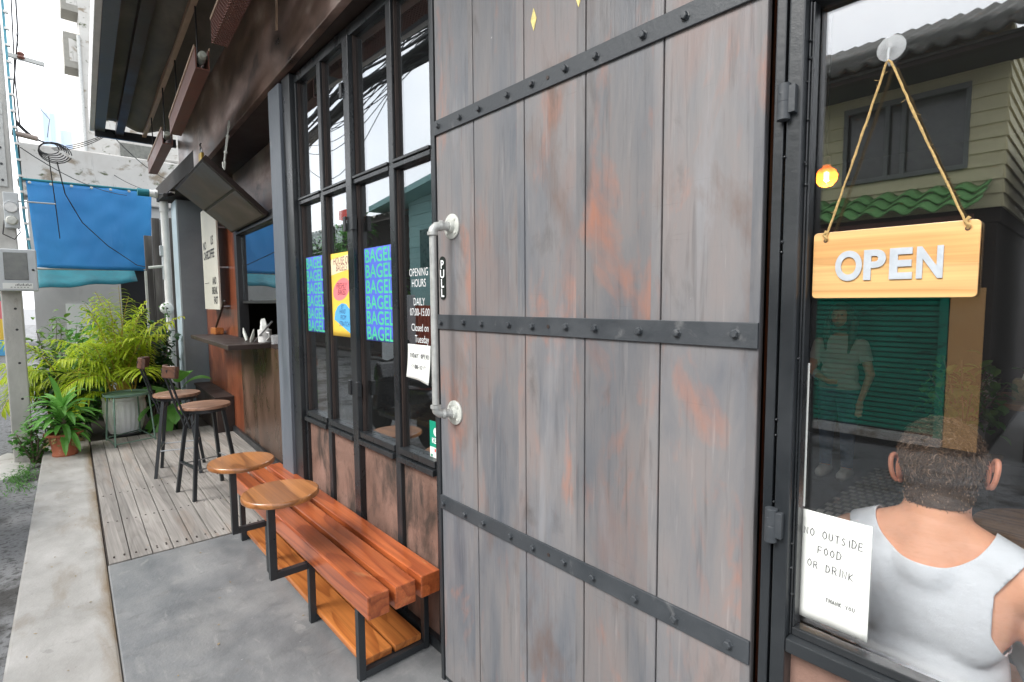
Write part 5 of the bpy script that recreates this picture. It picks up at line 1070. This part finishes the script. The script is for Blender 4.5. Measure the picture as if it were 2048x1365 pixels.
# scooter
sc0 = Vector((-5.9, -1.95, -.176)); t = thing('scooter', sc0, 'black scooter parked beside the kerb, mirrored in the third and fourth panes', 'scooter')
def sp(x, y, z): return sc0+Vector((x, y, z))
for x, nm in ((-.62, 'wheel'), (.62, 'wheel')):
    g = MB(); g.lathe([(.17, -.045), (.24, -.045), (.265, -.02), (.265, .02), (.24, .045), (.17, .045)], sp(x, 0, .265), 28, Matrix.Rotation(R_(90), 3, 'X')); wh = g.build('wheel', MT['rubber'], t, smooth=True)
    MB().lathe([(.17, -.03), (.17, .03), (.05, .05), (0, .05)], sp(x, 0, .265), 20, Matrix.Rotation(R_(90), 3, 'X')).build('rim', MT['chrome'], wh)
g = MB(); g.tube([sp(-.62, 0, .28), sp(-.50, 0, .62), sp(-.40, 0, .95)], .03, 10); g.build('fork', MT['chrome'], t)
g = MB(); g.prism([sp(-.56, -.17, .35), sp(-.42, -.17, .35), sp(-.28, -.17, .80), sp(-.36, -.17, 1.0), sp(-.47, -.17, .95)], (0, .34, 0)); g.build('leg_shield', MT['motoblack'], t, bevel=.04)
g = MB(); g.box(*(sc0.x-.42, sc0.x+.05), sc0.y-.15, sc0.y+.15, sc0.z+.28, sc0.z+.36); g.build('footboard', MT['motoblack'], t, bevel=.02)
g = MB(); g.prism([sp(.02, -.16, .34), sp(.45, -.16, .36), sp(.86, -.16, .66), sp(.80, -.16, .76), sp(.05, -.16, .70)], (0, .32, 0)); g.build('tail_body', MT['motoblack'], t, bevel=.05)
g = MB(); g.box(sc0.x+.02, sc0.x+.72, sc0.y-.14, sc0.y+.14, sc0.z+.765, sc0.z+.85); g.build('seat', MT['rubber'], t, bevel=.035)
g = MB(); g.tube([sp(-.30, -.34, 1.06), sp(-.38, -.15, 1.03), sp(-.40, 0, .98), sp(-.38, .15, 1.03), sp(-.30, .34, 1.06)], .018, 8); g.build('handlebar', MT['rubber'], t)
MB().lathe([(0, -.06), (.07, -.03), (.08, .02), (0, .03)], sp(-.50, 0, .90), 16, Matrix.Rotation(R_(90), 3, 'Y')).build('headlight', MT['chrome'], t, smooth=True)
for s in (-1, 1): MB().lathe([(.055, 0), (.055, .01), (0, .012)], sp(-.36, s*.26, 1.22), 14, Matrix.Rotation(R_(90), 3, 'Y')).tube([sp(-.36, s*.22, 1.05), sp(-.36, s*.26, 1.2)], .006, 6).build('mirror', MT['motoblack'], t)

# ================================================================== INSIDE THE CAFE
def round_table(c, r, h, label, name='round_table'):
    t = thing(name, c, label, 'table'); c = Vector(c)
    MB().lathe([(.0, h-.03), (r-.005, h-.03), (r, h-.025), (r, h-.004), (r-.004, h), (0, h)], c, 44).build('tabletop', MT['inttable'], t, smooth=True)
    MB().tube([c, c+Vector((0, 0, h-.031))], .03, 12).lathe([(.22, .004), (.22, .016), (.04, .03), (0, .03)], c, 28).build('pedestal', MT['steel'], t); return t
round_table((-.06, 1.52, .003), .26, .74, 'round wooden table inside, right of the seated person')
round_table((-.22, 2.66, .003), .26, 1.06, 'tall round table inside carrying the tissue box')
t = thing('tissue_box', (-.25, 2.62, 1.063), 'patterned gold tissue box with a white tissue on the tall inside table', 'tissue box'); MB().box(-.32, -.17, 2.55, 2.68, 1.064, 1.17).build('box', P('gold_pattern_card', (.34,.28,.10), .5, var=.4, sc=50), t, bevel=.004)
g = MB(); g.add([(-.29, 2.6, 1.1705), (-.20, 2.6, 1.1705), (-.21, 2.63, 1.235), (-.25, 2.61, 1.25), (-.28, 2.62, 1.215)], [(0, 1, 2, 3, 4)]); g.build('tissue', MT['paper'], t); list(COL.objects)[-1].modifiers.new('t', 'SOLIDIFY').thickness = .01
t = thing('hand_sanitiser', (-.41, 2.58, 1.063), 'small white pump bottle left of the tissue box inside', 'bottle'); MB().lathe([(.03, 1.064), (.03, 1.15), (.012, 1.165), (.012, 1.18), (0, 1.181)], (-.41, 2.58, 0), 16).box(-.43, -.40, 2.57, 2.59, 1.181, 1.195).build('pump_bottle', MT['white'], t, smooth=True)
bk = Vector((-.475, 2.35, .78)); t = thing('bucket_plant', bk, 'leafy plant in a ribbed metal bucket beyond the seated person', 'potted plant')
MB().lathe([(.07, 0), (.088, .16), (.093, .165), (.09, .175), (.095, .185), (.086, .185), (.08, .02), (0, .02)], bk, 28).build('bucket', MT['galv'], t, smooth=True)
lf = MB(); sm = MB(); rng = random.Random(61)
for k in range(14):
    a = rng.uniform(0, 6.28); tip = bk+Vector((.16*cos(a), .16*sin(a), rng.uniform(.25, .55))); sm.tube([bk+Vector((0, 0, .12)), bk.lerp(tip, .6)+Vector((0, 0, .05)), tip], .004, 5)
    for j in range(22): u = rng.uniform(.35, 1.05); b_ = rng.uniform(0, 6.28); leaf(lf, bk.lerp(tip, u)+Vector((rng.gauss(0, .03), rng.gauss(0, .03), rng.gauss(0, .03))), (cos(b_), sin(b_), rng.uniform(-.6, .5)), .06, .045, .6, 3)
sm.build('stem', MT['trunk'], t, smooth=True); lf.build('foliage', MT['leaf'], t)
t = thing('plant_stand', (-.475, 2.35, 0), 'dark wooden pedestal under the bucket plant inside', 'stand'); MB().box(-.60, -.35, 2.22, 2.48, .003, .745).build('pedestal', MT['intwall'], t); MB().box(-.62, -.33, 2.20, 2.50, .7455, .779).build('top', MT['inttable'], t, bevel=.003)
# tiled mat
t = thing('tile_mat', (-1.1, 3.3, .004), 'black and white woven pattern floor strip beyond the seated person', 'mat')
a = R_(-70); m2 = Matrix.Rotation(R_(0), 3, 'Z'); MB().box(-1.40, -.9, 2.6, 4.6, .004, .010).build('base', MT['black'], t); g = MB()
for i in range(8):
    for j in range(22):
        x = -1.39+i*.062+(.0 if j % 2 else .03); y = 2.62+j*.09
        if x+.045 < -.9: g.box(x, x+.045, y, y+.06, .0101, .0115)
g.build('white_tiles', MT['white'], t)
# wooden window table and stool seen through the fourth pane
t = thing('window_table', (-2.9, .9, 0), 'wooden table inside behind the fourth window pane', 'table'); MB().box(-3.75, -2.0, .78, 1.35, .715, .755).build('tabletop', MT['inttable'], t, bevel=.004)
for x in (-3.6, -2.15):
    for y in (.85, 1.28): MB().bar((x, y, .003), (x, y, .714), .045).build('leg', MT['steel'], t)
MB().bar((-3.0, .95, .756), (-3.25, .95, .95), .04, .03).bar((-3.0, .95, .756), (-2.86, .95, .92), .04, .03).build('easel_stand', MT['inttable'], t)
t = thing('inside_stool', (-3.95, 1.03, 0), 'round wooden stool inside, low behind the third and fourth panes', 'stool'); MB().lathe([(0, .465), (.175, .465), (.18, .472), (.18, .49), (.174, .497), (0, .497)], (-3.95, 1.03, 0), 36).build('seat', MT['inttable'], t, smooth=True)
for a in range(4): MB().bar((-3.95+.17*cos(a*pi/2+.6), 1.03+.17*sin(a*pi/2+.6), .003), (-3.95+.1*cos(a*pi/2+.6), 1.03+.1*sin(a*pi/2+.6), .4645), .022).build('leg', MT['steel'], t)
# pendant lamp
t = thing('pendant_lamp', (-1.05, 2.0, 2.25), 'lit amber globe bulb hanging inside behind the twine of the sign', 'lamp')
lm_ = bpy.data.materials.new('glowing_filament'); lm_.use_nodes = True; b = lm_.node_tree.nodes['Principled BSDF']; b.inputs['Emission Color'].default_value = (1, .55, .18, 1); b.inputs['Emission Strength'].default_value = 7
am = bpy.data.materials.new('amber_bulb_glass'); am.use_nodes = True; b = am.node_tree.nodes['Principled BSDF']; b.inputs['Base Color'].default_value = (.55, .16, .02, 1); b.inputs['Roughness'].default_value = .05; b.inputs['Emission Color'].default_value = (1, .30, .04, 1); b.inputs['Emission Strength'].default_value = .30; b.inputs['Alpha'].default_value = .4
MB().lathe([(.0, -.055), (.030, -.048), (.052, -.02), (.054, .005), (.04, .035), (.02, .05), (.018, .06)], (-1.05, 2.0, 2.25), 28).build('globe', am, t, smooth=True)
MB().lathe([(0, -.028), (.012, -.02), (.013, .02), (0, .028)], (-1.05, 2.0, 2.25), 12).build('filament', lm_, t, smooth=True)
MB().lathe([(.02, .06), (.02, .10), (.006, .11), (0, .11)], (-1.05, 2.0, 2.25), 16).tube([(-1.05, 2.0, 2.36), (-1.05, 2.0, 3.1)], .003, 6).build('cord', MT['black'], t)
pl_ = bpy.data.lights.new('pendant_light', 'POINT'); pl_.energy = 5; pl_.color = (1, .72, .42); pl_.shadow_soft_size = .008; po = bpy.data.objects.new('pendant_light', pl_); COL.objects.link(po); po.parent = t; po.location = (0, 0, -.038)

# ================================================================== PEOPLE
def remesh(prims, voxel, smooth=8, name='body'):
    """join tapered capsules and ellipsoids into one continuous skin"""
    mb = MB()
    for pr in prims:
        if pr[0] == 'c':
            _, a, ra, b, rb = pr[:5]; a, b = Vector(a), Vector(b); pts = []; rs = []
            d = (b-a).normalized(); n = 6
            for k in range(n): ang = pi/2*k/n; pts.append(a-d*ra*cos(ang)); rs.append(max(.0005, ra*sin(ang)))
            pts.append(a); rs.append(ra); pts.append(b); rs.append(rb)
            for k in range(1, n+1): ang = pi/2*k/n; pts.append(b+d*rb*sin(ang)); rs.append(max(.0005, rb*cos(ang)))
            mb.tube(pts, rs, 20)
        else:
            _, c, r, m = (list(pr)+[None])[:4]; n = 14; prof = [(sin(pi*k/n), -cos(pi*k/n)) for k in range(n+1)]; prof[0] = (0.0, -1); prof[-1] = (0.0, 1)
            vs = []; fs = []; q = 24
            for (rr, z) in prof:
                for k in range(q): a_ = 2*pi*k/q; p = Vector((rr*cos(a_)*r[0], rr*sin(a_)*r[1], z*r[2])); vs.append(Vector(c)+(m @ p if m else p))
            for i in range(n):
                for k in range(q): k2 = (k+1) % q; fs.append((i*q+k, i*q+k2, (i+1)*q+k2, (i+1)*q+k))
            mb.add(vs, fs)
    me = bpy.data.meshes.new('tmp'); me.from_pydata([tuple(v) for v in mb.v], [], mb.f); me.update()
    bm2 = bmesh.new(); bm2.from_mesh(me); bmesh.ops.remove_doubles(bm2, verts=bm2.verts, dist=1e-5); bmesh.ops.recalc_face_normals(bm2, faces=bm2.faces); bm2.to_mesh(me); bm2.free()
    o = bpy.data.objects.new('tmp', me); COL.objects.link(o); r = o.modifiers.new('r', 'REMESH'); r.mode = 'VOXEL'; r.voxel_size = voxel; s = o.modifiers.new('s', 'SMOOTH'); s.iterations = smooth; s.factor = .5
    bpy.context.view_layer.update(); m2 = bpy.data.meshes.new_from_object(o.evaluated_get(bpy.context.evaluated_depsgraph_get())); bpy.data.objects.remove(o); bpy.data.meshes.remove(me)
    V = [v.co.copy() for v in m2.vertices]; N = [v.normal.copy() for v in m2.vertices]; F_ = [tuple(p.vertices) for p in m2.polygons]; bpy.data.meshes.remove(m2); return V, N, F_
def shell(V, N, F_, fld, off):
    """cloth over the skin: the part where fld > 0, cut cleanly along its edge and pushed out along the normals"""
    val = [float(fld(v)) for v in V]; idx = {}; vs = []; fs = []
    def vid(i):
        if i not in idx: idx[i] = len(vs); vs.append(V[i]+N[i]*off)
        return idx[i]
    def eid(i, j):
        k = (min(i, j), max(i, j))
        if k not in idx: a, b = k; u = val[a]/(val[a]-val[b]); idx[k] = len(vs); vs.append(V[a].lerp(V[b], u)+N[a].lerp(N[b], u)*off)
        return idx[k]
    for f in F_:
        s = [val[i] > 0 for i in f]
        if not any(s): continue
        if all(s): fs.append(tuple(vid(i) for i in f)); continue
        p = []
        for a, b in zip(f, f[1:]+f[:1]):
            if val[a] > 0: p.append(vid(a))
            if (val[a] > 0) != (val[b] > 0): p.append(eid(a, b))
        if len(p) > 2: fs.append(tuple(p))
    return MB().add(vs, fs)
# --- the seated person behind the right window, back to the glass
pc = Vector((-.245, .36, 0)); t = thing('person', (pc.x, pc.y, .0), 'person in white tank top seated inside the right window, back to the glass', 'person')
X0 = pc.x; hc = Vector((X0+.005, .345, 1.222))
tr = Matrix.Rotation(R_(-6), 3, 'Y')
prims = [('e', hc+Vector((0, .0, .004)), (.073, .088, .088), tr), ('e', hc+Vector((0, .045, -.045)), (.058, .062, .075)),
    ('c', hc+Vector((0, -.012, -.06)), .060, (X0, .315, 1.06), .066), ('c', (X0, .315, 1.07), .068, (X0, .31, 1.00), .085),
    ('c', (X0-.01, .31, 1.075), .055, (X0-.13, .315, 1.02), .050), ('c', (X0+.01, .31, 1.075), .055, (X0+.13, .315, 1.02), .050),
    ('e', (X0, .33, .93), (.160, .095, .17)), ('e', (X0, .34, .74), (.140, .090, .22)), ('e', (X0, .36, .56), (.155, .11, .14)),
    ('e', (X0-.155, .32, .995), (.058, .058, .062)), ('e', (X0+.155, .32, .995), (.058, .058, .062)),
    ('e', (X0-.07, .285, .93), (.08, .045, .13)), ('e', (X0+.07, .285, .93), (.08, .045, .13)), ('e', (X0, .29, .93), (.10, .05, .15)),
    ('c', (X0-.185, .32, .985), .050, (X0-.215, .37, .74), .040), ('c', (X0-.215, .37, .74), .040, (X0-.12, .60, .76), .028), ('e', (X0-.10, .64, .765), (.035, .05, .02)),
    ('c', (X0+.185, .32, .985), .050, (X0+.225, .36, .74), .042), ('c', (X0+.225, .36, .74), .040, (X0+.13, .60, .76), .028), ('e', (X0+.11, .64, .765), (.035, .05, .02)),
    ('c', (X0-.08, .38, .50), .09, (X0-.10, .80, .50), .065), ('c', (X0+.08, .38, .50), .09, (X0+.10, .80, .50), .065),
    ('c', (X0-.10, .80, .50), .06, (X0-.10, .80, .08), .04), ('c', (X0+.10, .80, .50), .06, (X0+.10, .80, .08), .04), ('c', (X0-.10, .80, .05), .04, (X0-.10, .93, .04), .03), ('c', (X0+.10, .80, .05), .04, (X0+.10, .93, .04), .03),
    ('e', hc+Vector((0, .098, -.02)), (.012, .018, .022))]
for s in (-1, 1):
    for k in range(5): prims.append(('c', (X0+s*(.09+.010*k), .67, .762), .0085, (X0+s*(.085+.010*k), .72+.006*(2-abs(k-2)), .752), .007))
V, N, F_ = remesh(prims, .0062, 24)
MB().add(V, F_).build('body', MT['skin'], t, smooth=True)
def in_tank(p):
    dx = p.x-X0; ax = abs(dx); k = min(1, max(0, (p.y-.33)/.08))
    neck = (1.016+(ax/.112)**3*.085)*(1-k)+(.93+(ax/.112)**3*.17)*k
    arm = .113+.62*max(0, p.z-.985)+.42*max(0, .90-p.z)
    return min(neck-p.z, min(arm, .175 if p.z < .8 else 9)-ax, p.z-.46, .53-p.y)
tk = shell(V, N, F_, in_tank, .005).build('tank_top', MT['tank'], t, smooth=True); md = tk.modifiers.new('t', 'SOLIDIFY'); md.thickness = .0025; md.offset = 1
def in_tr(p): return min(.53-p.z, p.z-.12, .19-abs(p.x-X0))
shell(V, N, F_, in_tr, .008).build('trousers', MT['denim'], t, smooth=True)
for s in (-1, 1):          # ears
    ec = hc+Vector((s*.079, .004, -.022-.012*s*-1)); g = MB(); mt_ = Matrix.Rotation(R_(22*s), 3, 'Z') @ Matrix.Rotation(R_(8), 3, 'X')
    pts = []; rs = []
    for k in range(15): a = R_(-70+k*250/14); pts.append(ec+mt_ @ Vector((s*(.010+.004*sin(a)), .017*cos(a)*-1, .032*sin(a)))); rs.append(.0055)
    g.tube(pts, rs, 8); g.lathe([(0, -.006), (.7, -.004), (1, 0), (.7, .004), (0, .006)], ec, 18, mt_ @ Matrix(((0, 0, 1.0), (.016, 0, 0), (0, .030, 0))))
    g.lathe([(0, -.009), (.8, -.005), (.8, .005), (0, .009)], ec+Vector((0, .006, -.028)), 12, mt_ @ Matrix(((0, 0, .5), (.011, 0, 0), (0, .012, 0))))
    g.build('ear', MT['ear'], t, smooth=True)
def in_hair(p):
    d = p-hc; side = max(0, abs(d.x)-.050)
    return min(d.z+.088-.6*max(0, d.y+.02)-1.1*side, p.z-1.135, max(.055-d.y, d.z-.045))
hs_ = shell(V, N, F_, in_hair, .004); hs_.build('hair', MT['hair'], t, smooth=True)
g1, g2, g3 = MB(), MB(), MB(); rng = random.Random(77); cand = [(v, n) for v, n in zip(V, N) if in_hair(v) > 0 and v.y < hc.y+.06]
for k in range(7500):
    v, n = rng.choice(cand); v = v+Vector((rng.gauss(0, .003), rng.gauss(0, .003), rng.gauss(0, .003))); low = min(1, max(0, (v.z-1.17)/.11))
    L = .004+.015*low*rng.uniform(.6, 1.2); t1 = Vector((0, 0, -1)) if low < .8 else Vector((rng.uniform(-1, 1), rng.uniform(-1, .2), 0)); t1 = (t1-n*t1.dot(n)); t1 = t1.normalized() if t1.length > .05 else n.orthogonal(); sd = n.cross(t1)
    ph = rng.uniform(0, 6.28); cl_ = rng.uniform(.0015, .005)*low; sw_ = rng.uniform(-.6, .6); pts = []
    for j in range(7):
        u = j/6; pts.append(v+n*(.0015+L*.42*sin(u*2.0)*(.5+.5*low))+t1*(L*u*.9+cl_*cos(ph+u*6))+sd*(sw_*L*u+cl_*sin(ph+u*6)))
    (g1, g2, g3)[0 if rng.random() < .5 else 1 if rng.random() < .35 else 2].tube(pts, [.0009, .0009, .0009, .0008, .0007, .0005, .0003], 3, cap=False)
g1.build('curls', MT['hair'], t); g2.build('curls', MT['hairlight'], t); g3.build('curls', MT['hairmid'], t)
t = thing('seat_stool', (X0, .40, 0), 'dark stool under the seated person inside', 'stool'); MB().lathe([(0, .40), (.18, .40), (.18, .435), (0, .436)], (X0, .40, 0), 32).build('seat', MT['inttable'], t)
for a in range(4): MB().bar((X0+.16*cos(a*pi/2+.78), .40+.16*sin(a*pi/2+.78), .003), (X0+.1*cos(a*pi/2+.78), .40+.1*sin(a*pi/2+.78), .3995), .025).build('leg', MT['steel'], t)
# --- woman standing inside
wc = Vector((-1.58, 4.1, 0)); t = thing('person', wc, 'woman in white t-shirt and jeans standing deep inside the cafe below the sign', 'person')
q = lambda x, y, z: wc+Vector((x, y, z))
prims = [('e', q(0, 0, 1.44), (.075, .09, .105)), ('c', q(0, 0, 1.34), .045, q(0, .01, 1.24), .05), ('e', q(0, .01, 1.12), (.165, .10, .17)), ('e', q(0, .01, .92), (.14, .10, .16)), ('e', q(0, .01, .80), (.16, .11, .12)),
    ('c', q(-.165, .01, 1.19), .045, q(-.22, -.03, .94), .036), ('c', q(-.22, -.03, .94), .034, q(-.05, -.16, .88), .024), ('c', q(.165, .01, 1.19), .045, q(.24, .0, .94), .036), ('c', q(.24, .0, .94), .034, q(.20, -.10, .72), .024),
    ('e', q(-.01, -.18, .87), (.035, .03, .03)), ('e', q(.20, -.12, .68), (.03, .035, .045)),
    ('c', q(-.075, 0, .78), .085, q(-.08, -.01, .44), .058), ('c', q(-.08, -.01, .44), .055, q(-.08, 0, .08), .038), ('c', q(.075, 0, .78), .085, q(.09, -.01, .44), .058), ('c', q(.09, -.01, .44), .055, q(.09, 0, .08), .038),
    ('c', q(-.08, .02, .05), .042, q(-.08, -.13, .04), .034), ('c', q(.09, .02, .05), .042, q(.09, -.13, .04), .034)]
for k in range(5): prims.append(('c', q(.18+.010*k, -.12, .66), .009, q(.175+.012*k, -.14, .585+.006*abs(k-2)), .007)); prims.append(('c', q(.0, -.19, .855+.010*k), .009, q(.05, -.215+.004*k, .85+.012*k), .007))
V, N, F_ = remesh(prims, .011, 5)
MB().add(V, F_).build('body', MT['skin'], t, smooth=True)
shell(V, N, F_, lambda p: min(p.z-.80, 1.262-p.z, (.245 if p.z > 1.06 else .172)-abs(p.x-wc.x), p.y-wc.y+.12), .012).build('t_shirt', MT['tee'], t, smooth=True)
MB().lathe([(0, -.004), (.010, -.003), (.010, .003), (0, .004)], q(-.03, -.088, 1.455), 10).lathe([(0, -.004), (.010, -.003), (.010, .003), (0, .004)], q(.03, -.088, 1.455), 10).lathe([(0, -.003), (.020, 0), (0, .003)], q(0, -.09, 1.385), 10).build('face_features', MT['darkhair'], t); MB().tube([q(0, -.085, 1.46), q(0, -.108, 1.425), q(0, -.088, 1.415)], [.008, .012, .008], 8).build('nose', MT['skin'], t, smooth=True)
shell(V, N, F_, lambda p: min(p.z-.10, .86-p.z, .17-abs(p.x-wc.x)), .009).build('jeans', MT['denim'], t, smooth=True)
shell(V, N, F_, lambda p: .09-p.z, .012).build('shoe', MT['tee'], t, smooth=True)
shell(V, N, F_, lambda p: min(p.z-1.30, max(p.y-wc.y+.06, p.z-1.49, abs(p.x-wc.x)-.05)), .022).build('hair', MT['hairmid'], t, smooth=True)
MB().tube([q(.05, .05, 1.50), q(.10, .02, 1.40), q(.10, -.04, 1.25), q(.09, -.09, 1.12)], [.03, .035, .03, .008], 10).tube([q(-.05, .05, 1.50), q(-.10, .02, 1.40), q(-.10, -.04, 1.25), q(-.085, -.09, 1.14)], [.03, .035, .03, .008], 10).build('long_hair', MT['hair'], t, smooth=True)
